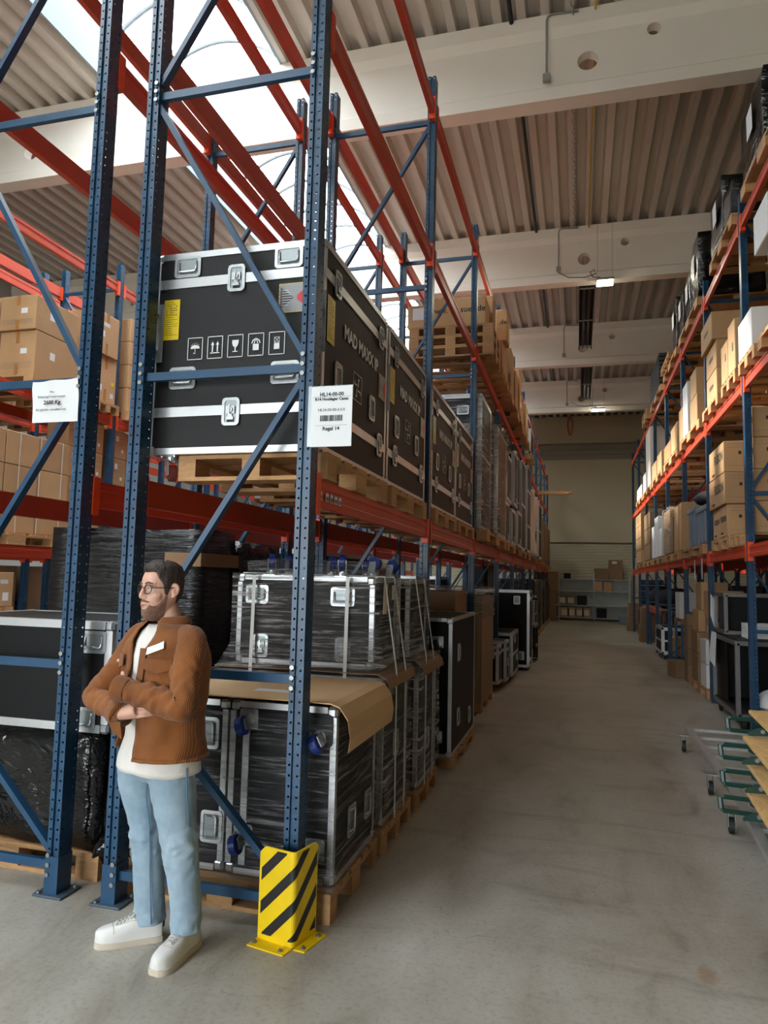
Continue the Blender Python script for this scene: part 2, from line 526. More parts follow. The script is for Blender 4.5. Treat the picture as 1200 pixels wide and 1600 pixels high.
tr = k.n('BsdfTransparent'); tr.inputs[0].default_value = (.97, .99, 1, 1)
tl = k.n('BsdfTranslucent'); tl.inputs[0].default_value = (.9, .95, 1, 1)
mx = k.n('MixShader'); mx.inputs[0].default_value = .12
k.l(tr.outputs[0], mx.inputs[1]); k.l(tl.outputs[0], mx.inputs[2]); k.l(mx.outputs[0], k.out.inputs['Surface'])
M['skylight'] = k.m
NP = 34; PW = (SY1 - SY0) / NP
mb = MB(); N = 14
for i in range(N):
    (x0, z0), (x1, z1) = arch(i / N), arch((i + 1) / N)
    mb.add([(x0, .03, z0), (x1, .03, z1), (x1, PW - .03, z1), (x0, PW - .03, z0)], [(0, 1, 2, 3)])
pane = mb.mesh('pane', 'skylight', True, fix=False)
rib = MB().tube([(arch(i / N)[0], 0, arch(i / N)[1]) for i in range(N + 1)], .04, 8).mesh('skylight_rib', 'white_frame')
for j in range(NP):
    link('pane', pane, sky, T(0, SY0 + j * PW, 0))
    link('skylight_rib', rib, sky, T(0, SY0 + j * PW, 0))

# ---- concrete roof girders with round service holes
BEAM_Y = [9.25 + 6.1 * i for i in range(-2, 4)]
prof = [(0, 8.2), (0, 8.38), (.06, 8.43), (.06, 9.12), (0, 9.24), (0, DECK), (.27, DECK), (.27, 9.24), (.21, 9.12), (.21, 8.43), (.27, 8.38), (.27, 8.2)]
girder = link('girder_src', MB().prism(prof, HX0, HX1, 'x').mesh('girder', 'beam_white'))
cuts = MB()
for px in (-11.2, -8.9, .14, 6.2):
    cuts.cyl((px, -.2, 8.72), (px, .5, 8.72), .135, 24)
for px in (-10.3, .985, 5.3):
    cuts.cyl((px, -.2, 9.02), (px, .5, 9.02), .088, 20)
cut = link('cut_src', cuts.mesh('cuts', None))
md = girder.modifiers.new('b', 'BOOLEAN'); md.object = cut; md.operation = 'DIFFERENCE'; md.solver = 'EXACT'
g = evaluated(girder, 'ceiling_girder', 'beam_white', None, False)
bpy.data.objects.remove(cut)
g['kind'] = 'structure'
for i, y in enumerate(BEAM_Y):
    gg = g if i == 0 else g.copy()
    if i: COL.objects.link(gg)
    gg.location = (0, y, 0)

# ---- end wall: ribbed sheet below, smooth panel, darker band, smooth top
def ribbed(x0, x1, z0, z1, y, pitch, depth, sgn=-1):
    mb = MB(); n = int((z1 - z0) / pitch); p = (z1 - z0) / n; pts = []
    for i in range(n):
        z = z0 + i * p
        pts += [(0, z), (0, z + p * .72), (depth, z + p * .80), (depth, z + p * .92)]
    pts.append((0, z1))
    for (d0, a), (d1, b) in zip(pts, pts[1:]):
        mb.add([(x0, y - sgn * d0, a), (x1, y - sgn * d0, a), (x1, y - sgn * d1, b), (x0, y - sgn * d1, b)], [(0, 1, 2, 3)])
    return mb
W = HY1
wb = struct('wall_back', MB().box(HX0, HX1, W + .05, W + .3, 0, DECK + .2), 'wall_band')
ribbed(HX0, HX1, 0, 3.5, W - .03, .135, .025).build('ribbed_sheet', 'wall_rib', wb)
for xa, xb in ((-14.9, -9.2), (-9.18, -4.1), (-4.08, 3.3), (3.32, 9.9)):
    MB().cbox(xa, xb, W - .16, W + .04, 3.52, 7.38, .015).build('wall_panel', 'wall_cream', wb)
ribbed(HX0, HX1, 7.40, 8.16, W - .03, .19, .025).build('ribbed_band', 'wall_band', wb)
MB().box(HX0, HX1, W - .12, W + .04, 8.17, DECK).build('upper_panel', 'wall_cream', wb)
wl = struct('wall_left', MB().box(HX0 - .25, HX0, HY0, HY1 + .3, 0, DECK + .2), 'wall_white')
struct('wall_right', MB().box(HX1, HX1 + .25, HY0, HY1 + .3, 0, DECK + .2), 'wall_cream')
GX0, GX1, GZ = -9.0, -1.0, 4.2          # open loading gate behind the camera
struct('wall_front', MB().box(HX0 - .2, GX0, HY0 - .25, HY0, 0, DECK + .2).box(GX1, HX1 + .2, HY0 - .25, HY0, 0, DECK + .2).box(GX0, GX1, HY0 - .25, HY0, GZ, DECK + .2), 'wall_white')
gf = struct('door_1', MB().box(GX0 - .12, GX0, HY0 - .05, HY0 + .06, 0, GZ + .12).box(GX1, GX1 + .12, HY0 - .05, HY0 + .06, 0, GZ + .12).box(GX0, GX1, HY0 - .05, HY0 + .06, GZ, GZ + .12), 'conduit')
struct('ground_outside', MB().box(-40, 30, HY0 - 50, HY0 - .25, -.3, -.02), 'wall_white')

# ---- conduits and junction boxes down the girders
for i, y in enumerate(BEAM_Y[2:]):
    t = thing('cable_conduit', 'grey vertical conduit with a small junction box on the %s roof girder' % ('nearest', 'second', 'third', 'farthest')[i], 'conduit', (-.40, y, 0), 0, 'conduits on the roof girders')
    MB().tube([(.42, -.022, 9.40), (.08, -.024, 9.42), (.02, -.024, 9.40), (.0, -.024, 9.34), (.0, -.022, 8.55)], .016, 8).build('pipe', 'conduit', t, True)
    MB().cbox(-.05, .05, -.07, -.004, 8.44, 8.55, .008).build('junction_box', 'conduit', t)

# ---- floodlights on thin wires
k = NT('floodlight_glow')
k.b.inputs['Emission Color'].default_value = (1.0, .93, .72, 1)
k.b.inputs['Emission Strength'].default_value = 130
M['glow'] = k.m
def floodlight(x, y, z, label, w, top):
    t = thing('floodlight', label, 'lamp', (x, y, z), 0, 'floodlights hung below the roof')
    MB().cbox(-w / 2, w / 2, -.16, .16, .0, .06, .01).build('housing', 'conduit', t)
    MB().box(-w / 2 + .02, w / 2 - .02, -.15, .15, -.012, 0).build('lit_panel', 'glow', t)
    for s in (-1, 1):
        MB().cyl((s * w * .42, 0, .06), (s * w * .42, 0, top - z), .004, 5).build('wire', 'conduit', t)
    MB().tube([(-.05, .0, .06), (-.1, .02, .14), (-.24, .03, .16), (-.3, .05, .28), (-.22, .06, .34), (-.18, .05, .24), (-.4, .05, .18), (-.75, .08, .22), (-.96, .1, .36)], .009, 6).build('power_cable', 'cable', t, True)
floodlight(.56, 15.12, 8.02, 'glowing floodlight hung in front of the second roof girder', .36, DECK + .125)
floodlight(.74, 27.2, 8.15, 'glowing floodlight hung near the far end wall', .5, DECK - .001)

# ---- radiant tube heaters
def heater(x0, y0, x1, y1, z, label):
    t = thing('radiant_heater', label, 'heater', (x0, y0, z), 0, 'radiant heaters under the roof')
    L = y1 - y0
    pr = [(-.18, 0), (-.13, .14), (.13, .14), (.18, 0), (.165, 0), (.12, .125), (-.12, .125), (-.165, 0)]
    MB().prism(pr, 0, L, 'y').build('reflector', 'heater', t)
    for s in (-.06, .06):
        MB().cyl((s, .1, .05), (s, L - .1, .05), .04, 10).build('tube', 'heater', t, True)
    for yy in (.3, L * .5, L - .3):
        MB().box(-.19, .19, yy, yy + .03, -.01, .02).build('bracket', 'conduit', t)
        MB().cyl((0, yy, .14), (0, yy, DECK - z), .006, 5).build('hanger', 'conduit', t)
    MB().cbox(-.15, .15, -.25, 0, .0, .2, .02).build('burner_box', 'castor_blue', t)
heater(.21, 16.2, .21, 21.0, 8.50, 'dark radiant tube heater hung behind the near floodlight')
heater(.28, 22.3, .30, 26.9, 8.45, 'dark radiant tube heater hung before the far floodlight')

# ---- services along the roof sheets
tag(MB().cyl((.24, 3.2, 9.40), (.24, 16.2, 9.40), .014, 8).build('gas_pipe', 'gas_yellow', None, True), 'thin yellow gas pipe running along the roof sheets', 'pipe')
tag(MB().cyl((-.88, 3.2, 9.42), (-.88, 27.4, 9.42), .03, 8).build('roof_cable', 'cable', None, True), 'black cable run clipped along the roof sheets', 'cable')
mb = MB()
for i in range(86):
    y = 3.3 + i * .14
    mb.tube([(-.05 + .03 * math.cos(a) * (i % 2), y + .075 * math.sin(a), 9.38 + .03 * math.cos(a) * ((i + 1) % 2)) for a in [2 * PI * q / 8 for q in range(8)]], .006, 4, True)
tag(mb.build('hanging_chain', 'bolt'), 'long steel chain running along the roof beside the yellow pipe', 'chain')
tag(MB().cyl((-.35, 33.56, 9.33), (-.35, 33.779, 9.33), .02, 8).tube([(-.35 + .10 * math.cos(a) * (1 + .1 * math.sin(3 * a)), 33.6, 8.95 + .42 * math.sin(a)) for a in [2 * PI * q / 20 for q in range(20)]], .03, 6, True).build('cable_coil', 'cable_red', None, True), 'orange cable coil hanging high on the end wall', 'cable')

# ================================================================== PALLET RACKS
# hollow upright: hat-shaped section, .075 across x, .10 along y
def post_mesh(h):
    w, d = .037, .05
    prof = [(-w, -d), (-.011, -d), (-.008, -d + .012), (.008, -d + .012), (.011, -d), (w, -d), (w, d), (.011, d), (.008, d - .012), (-.008, d - .012), (-.011, d), (-w, d)]
    mb = MB(); n = len(prof)
    vs = [(x, y, 0) for x, y in prof] + [(x, y, h) for x, y in prof]
    mb.add(vs, [(i, (i + 1) % n, n + (i + 1) % n, n + i) for i in range(n)])
    return mb.mesh('upright', 'post')
def beam_mesh(L, h):
    """stepped box beam along y, front (aisle) face towards +x"""
    t = .045
    pr = [(0, 0), (t, 0), (t, h * .30), (t - .006, h * .34), (t - .006, h * .64), (t, h * .68), (t, h * .86), (t - .014, h * .88), (t - .014, h), (0, h)]
    return MB().prism(pr, 0, L, 'y').mesh('beam', 'red_paint')
plate_mesh = MB().box(-.004, .052, -.004, .05, -.045, .17).mesh('end_plate', 'end_plate')
foot_mesh = MB().cbox(-.09, .09, -.08, .08, 0, .012, .003).mesh('foot_plate', 'foot_grey')
sleeve_mesh = MB().box(-.041, .041, -.054, .054, .012, .20).mesh('foot_sleeve', 'brace_blue')
bolt_mesh = MB().cyl((0, 0, 0), (0, 0, .012), .012, 8).mesh('bolt', 'bolt')
_pm, _bm = {}, {}
HZ = [.145, 1.19, 2.765, 4.40, 6.02]

def rack(label, xa, xb, ys, levels, htop, near, flip, hz=HZ, beam_h=.15, skip=()):
    """xa: aisle-side upright line, xb: rear line; near: frames that show bolts and feet; flip: first diagonal's sense"""
    t = thing('pallet_rack', label, 'rack', (xa, ys[0], 0))
    X = (0, xb - xa)
    s = 1 if xb > xa else -1
    for i, y in enumerate(ys):
        yy = y - ys[0]
        h = htop if i else htop + .25
        if h not in _pm: _pm[h] = post_mesh(h)
        for q, x in enumerate(X):
            p = link('upright', _pm[h], t, T(x, yy, .012))
            if i < near:
                link('foot_plate', foot_mesh, p, T(0, 0, -.012))
                link('foot_sleeve', sleeve_mesh, p, T(0, 0, -.012))
                for bx, by in ((-.065, -.06), (.065, .06)):
                    link('bolt', bolt_mesh, p, T(bx, by, 0))
                for z in hz[:4]:
                    for dz in (-.05, 0, .05):
                        link('bolt', bolt_mesh, p, T((.022 if x == X[0] else -.022) * s, -.05, z + dz) @ Matrix.Rotation(PI / 2, 4, 'X'))
        e = .03 * s
        for k, z in enumerate(hz):
            if z < h:
                MB().bar((X[0] + e, yy - .01, z), (X[1] - e, yy - .01, z), .03, .045).build('brace', 'brace_blue', t)
        d = flip
        for z0, z1 in zip(hz, hz[1:]):
            a, b = (X[0] + e, X[1] - e) if d else (X[1] - e, X[0] + e)
            if z1 < h + .1:
                MB().bar((a, yy - .012, z0 + .07), (b, yy - .012, z1 - .06), .03, .045, (0, 1, 0)).build('diagonal_brace', 'brace_blue', t)
            d = not d
        if i == 0 or hz[-1] < h - .5:
            a, b = (X[0] + e, X[1] - e) if d else (X[1] - e, X[0] + e)
            MB().bar((a, yy - .012, hz[-1] + .07), ((a + b) / 2, yy - .012, hz[-1] + .45), .03, .045, (0, 1, 0)).build('diagonal_brace', 'brace_blue', t)
    for i, (y0, y1) in enumerate(zip(ys, ys[1:])):
        L = y1 - y0 - .10
        for z in levels:
            if (i, z) in skip: continue
            key = (round(L, 3), beam_h)
            if key not in _bm: _bm[key] = beam_mesh(L, beam_h)
            for q, x in enumerate(X):
                out = (1 if q == 0 else -1) * -s      # outward direction in x
                m = T(x + out * .0 - out * .008, y0 - ys[0] + .05, z - beam_h)
                if out < 0: m = m @ Matrix.Diagonal((-1, 1, 1, 1))
                b = link('beam', _bm[key], t, m)
                link('end_plate', plate_mesh, b, T(0, -.004, 0))
                link('end_plate', plate_mesh, b, T(0, L - .046, 0))
    return t

YL = [3.33 + 2.9 * i for i in range(11)]
LV = [2.21, 4.76, 6.20]
rack1 = rack('blue and orange pallet rack along the left of the wide aisle', -1.33, -2.32, YL, LV, 6.45, 3, True)
rack2 = rack('blue and orange pallet rack directly behind the man, farther from the wide aisle', -2.67, -3.66, YL, LV, 6.45, 2, True)
YE = [3.25 + 2.9 * i for i in range(10)]
rackE = rack('pallet rack across the next aisle, its cartons seen at the left edge', -6.80, -7.80, YE, [2.0, 4.03, 6.10], 6.4, 0, False)
rackF = rack('farthest left pallet rack behind the stacked cartons', -8.20, -9.20, YE, [2.0, 4.03, 6.10], 6.4, 0, True)
YR = [6.38 + 2.52 * i for i in range(9)]
rackR = rack('pallet rack along the right of the wide aisle', 1.90, 2.95, YR, [2.17, 4.12, 6.06], 6.35, 0, True, beam_h=.14)
rackS = rack('pallet rack standing back to back behind the right rack', 3.25, 4.25, YR[:7], [2.17, 4.12], 6.35, 0, False, beam_h=.14)

# ================================================================== PALLETS
def pallet_parts():
    db = MB().box(-.6, .6, -.05, .05, .122, .144).mesh('deck_board', 'wood')
    dw = MB().box(-.6, .6, -.072, .072, .122, .144).mesh('deck_board', 'wood')
    sb = MB().box(-.072, .072, -.4, .4, .100, .122).mesh('stringer_board', 'wood')
    bl = MB().box(-.072, .072, -.072, .072, .022, .100).mesh('block', 'wood')
    bs = MB().box(-.072, .072, -.05, .05, .022, .100).mesh('block', 'wood')
    bb = MB().box(-.6, .6, -.05, .05, 0, .022).mesh('bottom_board', 'wood')
    bw = MB().box(-.6, .6, -.072, .072, 0, .022).mesh('bottom_board', 'wood')
    L = []
    for y, m in ((-.328, dw), (-.17, db), (0, dw), (.17, db), (.328, dw)): L.append(('deck_board', m, (0, y)))
    for x in (-.528, 0, .528):
        L.append(('stringer_board', sb, (x, 0)))
        for y, m in ((-.35, bs), (0, bl), (.35, bs)): L.append(('block', m, (x, y)))
    for y, m in ((-.35, db and bb), (0, bw), (.35, bb)): L.append(('bottom_board', m, (0, y)))
    return L
_pp = pallet_parts()
def one_mesh_pallet():
    mb = MB()
    for n, m, (x, y) in _pp:
        mb.add([(v.co.x + x, v.co.y + y, v.co.z) for v in m.vertices], [tuple(p.vertices) for p in m.polygons])
    return mb.mesh('pallet', 'wood')
_far_pallet = one_mesh_pallet()
def pallet(cx, cy, z, label, sx=1., sy=1., rot=0, near=True, group=None, sz=1.):
    """Euro pallet, its 1.2 m side across the rack (x)"""
    if near:
        t = thing('pallet', label, 'pallet', (cx, cy, z), rot, group)
        t.scale = (sx, sy, sz)
        for n, m, (x, y) in _pp: link(n, m, t, T(x, y, 0))
    else:
        t = tag(link('pallet', _far_pallet), label, 'pallet', group)
        t.location = (cx, cy, z); t.rotation_euler = (0, 0, rot); t.scale = (sx, sy, sz)
    return t

# ================================================================== FLIGHT CASES
def rr(w, h, r, n=3):
    pts = []
    for cx, cy, a0 in ((w / 2 - r, h / 2 - r, 0), (-w / 2 + r, h / 2 - r, 90), (-w / 2 + r, -h / 2 + r, 180), (w / 2 - r, -h / 2 + r, 270)):
        for i in range(n + 1):
            a = math.radians(a0 + 90 * i / n)
            pts.append((cx + r * math.cos(a), cy + r * math.sin(a)))
    return pts
def ring(mb, w, h, r, b, z0, z1):
    o, i = rr(w, h, r), rr(w - 2 * b, h - 2 * b, max(r - b * .5, .004))
    n = len(o)
    vs = [(x, y, z0) for x, y in o] + [(x, y, z1) for x, y in o] + [(x, y, z1) for x, y in i] + [(x, y, z0) for x, y in i]
    fs = []
    for k in range(n):
        j = (k + 1) % n
        fs += [(k, j, n + j, n + k), (n + k, n + j, 2 * n + j, 2 * n + k), (2 * n + k, 2 * n + j, 3 * n + j, 3 * n + k)]
    mb.add(vs, fs)
    return mb
F = {}
mb = ring(MB(), .105, .155, .022, .016, 0, .007)
for x in (-.044, 0, .044):
    for y in (-.069, .069): mb.cyl((x, y, .007), (x, y, .0095), .0035, 6)
F['latch'] = mb.mesh('latch', 'zinc')
F['latch_dish'] = MB().prism(rr(.08, .13, .014), .0005, .002).mesh('latch_dish', 'dish')
mb = MB().box(-.026, .026, -.012, .030, .002, .012).box(-.020, .020, -.046, -.030, .002, .013).cyl((0, .008, .012), (0, .008, .020), .017, 12).box(-.004, .004, -.016, .034, .02, .025).box(-.012, .012, -.034, -.01, .002, .010)
F['catch'] = mb.mesh('catch', 'zinc')
mb = MB().box(-.022, .022, -.058, -.046, .001, .0025)
F['latch_slot'] = mb.mesh('latch_slot', 'rubber')
mb = ring(MB(), .165, .125, .02, .017, 0, .007)
for x in (-.072, 0, .072):
    for y in (-.053, .053): mb.cyl((x, y, .007), (x, y, .0095), .0035, 6)
F['handle_dish'] = mb.mesh('handle_dish', 'zinc')
F['recess'] = MB().prism(rr(.132, .092, .012), .0005, .002).mesh('recess', 'dish')
F['grip'] = MB().tube([(-.055, .030, .002), (-.055, -.02, .010), (-.048, -.030, .012), (.048, -.030, .012), (.055, -.02, .010), (.055, .030, .002)], .0065, 6).mesh('grip', 'zinc', True)
mb = MB().prism(rr(.105, .105, .012), 0, .005)
for x in (-.04, .04):
    for y in (-.04, .04): mb.cyl((x, y, .005), (x, y, .010), .006, 6)
mb.cyl((0, 0, .005), (0, 0, .028), .036, 14).cyl((0, 0, .028), (0, 0, .034), .02, 10)
F['castor'] = mb.mesh('castor', 'zinc')
mb = MB()
for s in (-1, 1):
    mb.prism([(-.03, .02), (.03, .02), (.012, .11), (-.042, .112), (-.045, .085)], s * .026 - .002, s * .026 + .002, 'x')
F['fork'] = mb.mesh('fork', 'zinc')
for n, mt in (('blue', 'castor_blue'), ('brown', 'castor_brown'), ('black', 'rubber')):
    F['wheel_' + n] = MB().cyl((-.018, -.02, .098), (.018, -.02, .098), .048, 18).cyl((-.022, -.02, .098), (.022, -.02, .098), .02, 10).mesh('wheel', mt)
mb = MB().prism([(-.045, -.17), (.045, -.17), (.045, .17), (-.045, .17)], 0, .004)
F['edge_handle'] = mb.mesh('edge_handle', 'alu')
F['edge_grip'] = MB().tube([(0, -.11, .004), (0, -.09, .03), (0, -.05, .036), (0, .05, .036), (0, .09, .03), (0, .11, .004)], .012, 8).mesh('edge_grip', 'zinc', True)
F['hinge'] = MB().box(-.03, .03, -.04, .04, 0, .005).mesh('hinge', 'zinc')

def fitting(t, kind, m, wheel='blue', spin=0):
    if kind == 'latch':
        p = link('latch', F['latch'], t, m)
        link('latch_dish', F['latch_dish'], p); link('catch', F['catch'], p); link('latch_slot', F['latch_slot'], p)
    elif kind == 'handle':
        p = link('handle', F['handle_dish'], t, m)
        link('recess', F['recess'], p); link('grip', F['grip'], p)
    elif kind == 'castor':
        p = link('castor', F['castor'], t, m)
        r = Matrix.Rotation(spin, 4, 'Z')
        link('fork', F['fork'], p, r); link('wheel', F['wheel_' + wheel], p, r)
    elif kind == 'edge_handle':
        p = link('edge_handle', F['edge_handle'], t, m)
        link('edge_grip', F['edge_grip'], p)
    return p

def fcase(label, x0, x1, y0, y1, z0, z1, mat='case', bands=(), fit=(), group=None, edge=.032, wheel='blue', detail=True, cat='flight case', bandh=.045):
    w, l, h = x1 - x0, y1 - y0, z1 - z0
    t = thing('flight_case', label, cat, ((x0 + x1) / 2, (y0 + y1) / 2, z0), 0, group)
    a, b = w / 2, l / 2
    MB().box(-a + .004, a - .004, -b + .004, b - .004, .004, h - .004).build('body', mat, t)
    e = edge
    for sx in (-1, 1):
        for sy in (-1, 1):
            xs, ys = sorted((sx * a, sx * (a - e))), sorted((sy * b, sy * (b - e)))
            MB().box(*xs, *ys, .05, h - .05).build('edge_profile', 'alu', t)
        for sz in (0, 1):
            xs, zs = sorted((sx * a, sx * (a - e))), ((0, e) if sz == 0 else (h - e, h))
            MB().box(*xs, -b + .05, b - .05, *zs).build('edge_profile', 'alu', t)
    for sy in (-1, 1):
        for sz in (0, 1):
            ys, zs = sorted((sy * b, sy * (b - e))), ((0, e) if sz == 0 else (h - e, h))
            MB().box(-a + .05, a - .05, *ys, *zs).build('edge_profile', 'alu', t)
    if detail:
        for sx in (-1, 1):
            for sy in (-1, 1):
                for sz in (0, 1):
                    xs, ys, zs = sorted((sx * (a + .003), sx * (a - .055))), sorted((sy * (b + .003), sy * (b - .055))), ((-.003, .055) if sz == 0 else (h - .055, h + .003))
                    MB().cbox(*xs, *ys, *zs, .014).build('corner', 'zinc', t)
    for zb in bands:
        z = zb * h
        mb = MB().box(-a - .002, a + .002, -b - .002, -b + .006, z - bandh / 2, z + bandh / 2).box(-a - .002, a + .002, b - .006, b + .002, z - bandh / 2, z + bandh / 2)
        mb.box(-a - .002, -a + .006, -b, b, z - bandh / 2, z + bandh / 2).box(a - .006, a + .002, -b, b, z - bandh / 2, z + bandh / 2)
        mb.build('closing_band', 'alu', t)
    for f in fit:
        kind, face, u, v = f[:4]
        rot = f[4] if len(f) > 4 else 0
        off = .003 if kind in ('latch',) else .0
        m = face_m(w, l, h, face) @ T(u, v, off) @ Matrix.Rotation(rot, 4, 'Z')
        fitting(t, kind, m, wheel, f[5] if len(f) > 5 else 0)
    return t, w, l, h

def sticker(t, m, w, h, mat, name='sticker'):
    return MB().box(-w / 2, w / 2, -h / 2, h / 2, .0002, .0012).build(name, mat, t, False, m)

def icon_frame(mb, u, v, w, h, t=.005):
    mb.box(u - w / 2, u + w / 2, v + h / 2 - t, v + h / 2, 0, .001).box(u - w / 2, u + w / 2, v - h / 2, v - h / 2 + t, 0, .001)
    mb.box(u - w / 2, u - w / 2 + t, v - h / 2, v + h / 2, 0, .001).box(u + w / 2 - t, u + w / 2, v - h / 2, v + h / 2, 0, .001)
def icon(kind):
    """transport pictograms in a 1 x 1 cell, flat print"""
    mb = MB()
    P = lambda poly: mb.prism([(x * .1, y * .1) for x, y in poly], 0, .001)
    if kind == 'umbrella':
        P([(-.36, .02)] + [(.36 * math.cos(a), .02 + .25 * math.sin(a)) for a in [PI - PI * i / 8 for i in range(1, 8)]] + [(.36, .02), (.24, -.02), (.12, .02), (0, -.02), (-.12, .02), (-.24, -.02)])
        P([(-.02, 0), (.02, 0), (.02, -.32), (-.02, -.32)])
        P([(-.14, -.30), (-.11, -.28), (-.06, -.33), (.02, -.32), (.02, -.36), (-.08, -.37)])
        for x, y in ((-.22, .33), (-.08, .36), (.05, .40), (.18, .33), (.28, .27), (-.3, .24)): P([(x - .025, y - .03), (x + .025, y - .03), (x + .01, y + .04)])
    if kind == 'up':
        for x in (-.19, .19):
            P([(x - .05, -.32), (x + .05, -.32), (x + .05, .18), (x + .13, .18), (x, .42), (x - .13, .18), (x - .05, .18)])
        P([(-.36, -.42), (.36, -.42), (.36, -.36), (-.36, -.36)])
    if kind == 'glass':
        P([(-.24, .42), (.24, .42), (.24, .2), (.16, 0), (.04, -.12), (.04, -.36), (.2, -.38), (.2, -.42), (-.2, -.42), (-.2, -.38), (-.04, -.36), (-.04, -.12), (-.16, 0), (-.24, .2)])
    if kind == 'lift':
        P([(-.22, -.40), (.22, -.40), (.22, .05), (-.22, .05)])
        for s in (-1, 1):
            P([(s * .34, .10), (s * .28, .08), (s * .20, .26), (s * .02, .40), (s * .02, .46), (s * .26, .32)])
            P([(s * .0, .42), (s * .06, .42), (s * .16, .08), (s * .10, .08)])
    if kind == 'stack':
        P([(-.2, -.42), (.2, -.42), (.2, 0), (-.2, 0)])
        for s in (-1, 1): P([(s * .2, .42), (s * .16, .42), (-s * .2, .04), (-s * .16, .04)])
        icon_frame(mb, 0, .023, .04, .04, .003)
    if kind == 'brand':
        for r_ in (0, 1, 2, 3):
            a = PI / 2 * r_
            mb.prism([(x * math.cos(a) - y * math.sin(a), x * math.sin(a) + y * math.cos(a)) for x, y in ((.006, .004), (.012, .004), (.012, .032), (.022, .032), (.022, .038), (.006, .038))], 0, .001)
    return mb
ICON = {q: icon(q).mesh('pictogram', 'white_print') for q in ('umbrella', 'up', 'glass', 'lift', 'stack', 'brand')}

# ---- the four big lettered cases on the lower beam level
def hazard_sticker(t, m, w, h):
    p = sticker(t, m, w, h, 'grey_sticker', 'warning_sticker')
    MB().prism([(-w / 2 + .01, h / 2 - .02), (0, 0), (-w / 2 + .01, -h / 2 + .02)], .0012, .0018).build('dark_print', 'dark_sticker', p)
    MB().prism([(w / 2 - .004, h / 2 - .02), (.02, .012), (.02, -.012), (w / 2 - .004, -h / 2 + .02)], .0012, .0018).build('red_print', 'red_sticker', p)
    mb = MB()
    for i in range(14):
        x = -w / 2 + w * (i + .25) / 14
        for y in (h / 2 - .006, -h / 2): mb.box(x, x + w / 28, y, y + .006, .0012, .0018)
    for i in range(8):
        y = -h / 2 + h * (i + .25) / 8
        mb.box(-w / 2, -w / 2 + .006, y, y + h / 16, .0012, .0018)
    mb.build('hazard_border', 'yellow_sticker', p)
    mb = MB()
    for i in range(7): mb.box(-w / 2 + .018, -w / 2 + .018 + .06 * (1 - abs(i - 3) * .12), h * .26 - i * h * .085, h * .26 - i * h * .085 + .003, .0018, .0022)
    mb.build('print_lines', 'white_print', p)
def yellow_sheet(t, m, w=.105, h=.235):
    p = sticker(t, m, w, h, 'yellow_sticker', 'yellow_notice')
    mb = MB(); rnd = random.Random(3)
    for i in range(16):
        y = h / 2 - .015 - i * (h - .03) / 16
        if 2 <= i <= 6:
            for q in range(6): mb.box(-w * .36 + q * w * .12, -w * .36 + q * w * .12 + w * .07 * rnd.random() + .002, y, y + .006, .0012, .0016)
        else: mb.box(-w * .42, -w * .42 + w * .84 * (.5 + .5 * rnd.random()), y, y + .0022, .0012, .0016)
    mb.build('print_lines', 'black_print', p)

def big_case(label, y0, y1, front):
    fit = []
    hh = 1.165
    for u in (-.31, .31):
        fit += [('handle', '-y', u, .925 * hh), ('handle', '-y', u, .37 * hh)]
    fit += [('latch', '-y', 0, .845 * hh), ('latch', '-y', 0, .195 * hh)]
    L = y1 - y0
    for u in (-.34 * L, .36 * L):
        fit += [('latch', '+x', u, .845 * hh), ('latch', '+x', u, .205 * hh)]
    fit += [('handle', '+x', -.30 * L, .40 * hh, PI / 2), ('handle', '+x', .22 * L, .385 * hh, PI / 2)]
    fit += [('castor', '-z', -.40, .44 * L, 0, PI * .75), ('castor', '-z', -.40, -.44 * L, 0, PI * .6)]
    t, w, l, h = fcase(label, -2.35, -1.31, y0, y1, 2.358, 2.358 + hh, 'case', (.845, .205), fit, 'big lettered flight cases on the lower beam level', wheel='brown', edge=.036, bandh=.055)
    fx = face_m(w, l, h, '+x')
    text('MAD MAXX IP', .118, 'white_print', t, fx @ T(.045 * L, .655 * h, .001), .0035, xs=.95)
    yellow_sheet(t, fx @ T(-.5 * L + .12, .64 * h, 0), .12, .26)
    hazard_sticker(t, fx @ T(.5 * L - .12, .56 * h, 0), .17, .17)
    mb = MB(); icon_frame(mb, 0, 0, .17, .17, .004)
    p = mb.build('emblem', 'white_print', t, False, fx @ T(-.02 * L, .43 * h, .001))
    link('emblem_mark', ICON['brand'], p, Matrix.Diagonal((1.6, 1.6, 1, 1)))
    for s in (-1, 1):
        fitting(t, 'edge_handle', T(s * (w / 2 - .0), -l / 2 - .004, .60 * h) @ Matrix.Rotation(s * PI / 4 * 0, 4, 'Z') @ Matrix(((1, 0, 0, 0), (0, 0, -1, 0), (0, 1, 0, 0), (0, 0, 0, 1))) @ T(-s * .03, 0, 0))
    if front:
        fy = face_m(w, l, h, '-y')
        yellow_sheet(t, fy @ T(-.40, .665 * h, 0), .10, .235)
        hazard_sticker(t, fy @ T(.345, .725 * h, 0), .175, .165)
        for i, q in enumerate(('umbrella', 'up', 'glass', 'lift', 'stack')):
            u = -.24 + i * .124
            mb = MB(); icon_frame(mb, 0, 0, .094, .128, .004)
            p = mb.build('pictogram_frame', 'white_print', t, False, fy @ T(u, .512 * h, .001))
            link('pictogram', ICON[q], p, Matrix.Diagonal((.8, .8, 1, 1)))
    return t
big_case('dark flight case with transport pictograms beside the white rack sign', 3.44, 4.74, True)
big_case('dark lettered flight case second from the white rack sign', 4.78, 6.07, False)
big_case('dark lettered flight case third from the white rack sign', 6.36, 7.68, False)
big_case('dark lettered flight case fourth from the white rack sign, beside the wrapped cases', 7.71, 9.02, False)
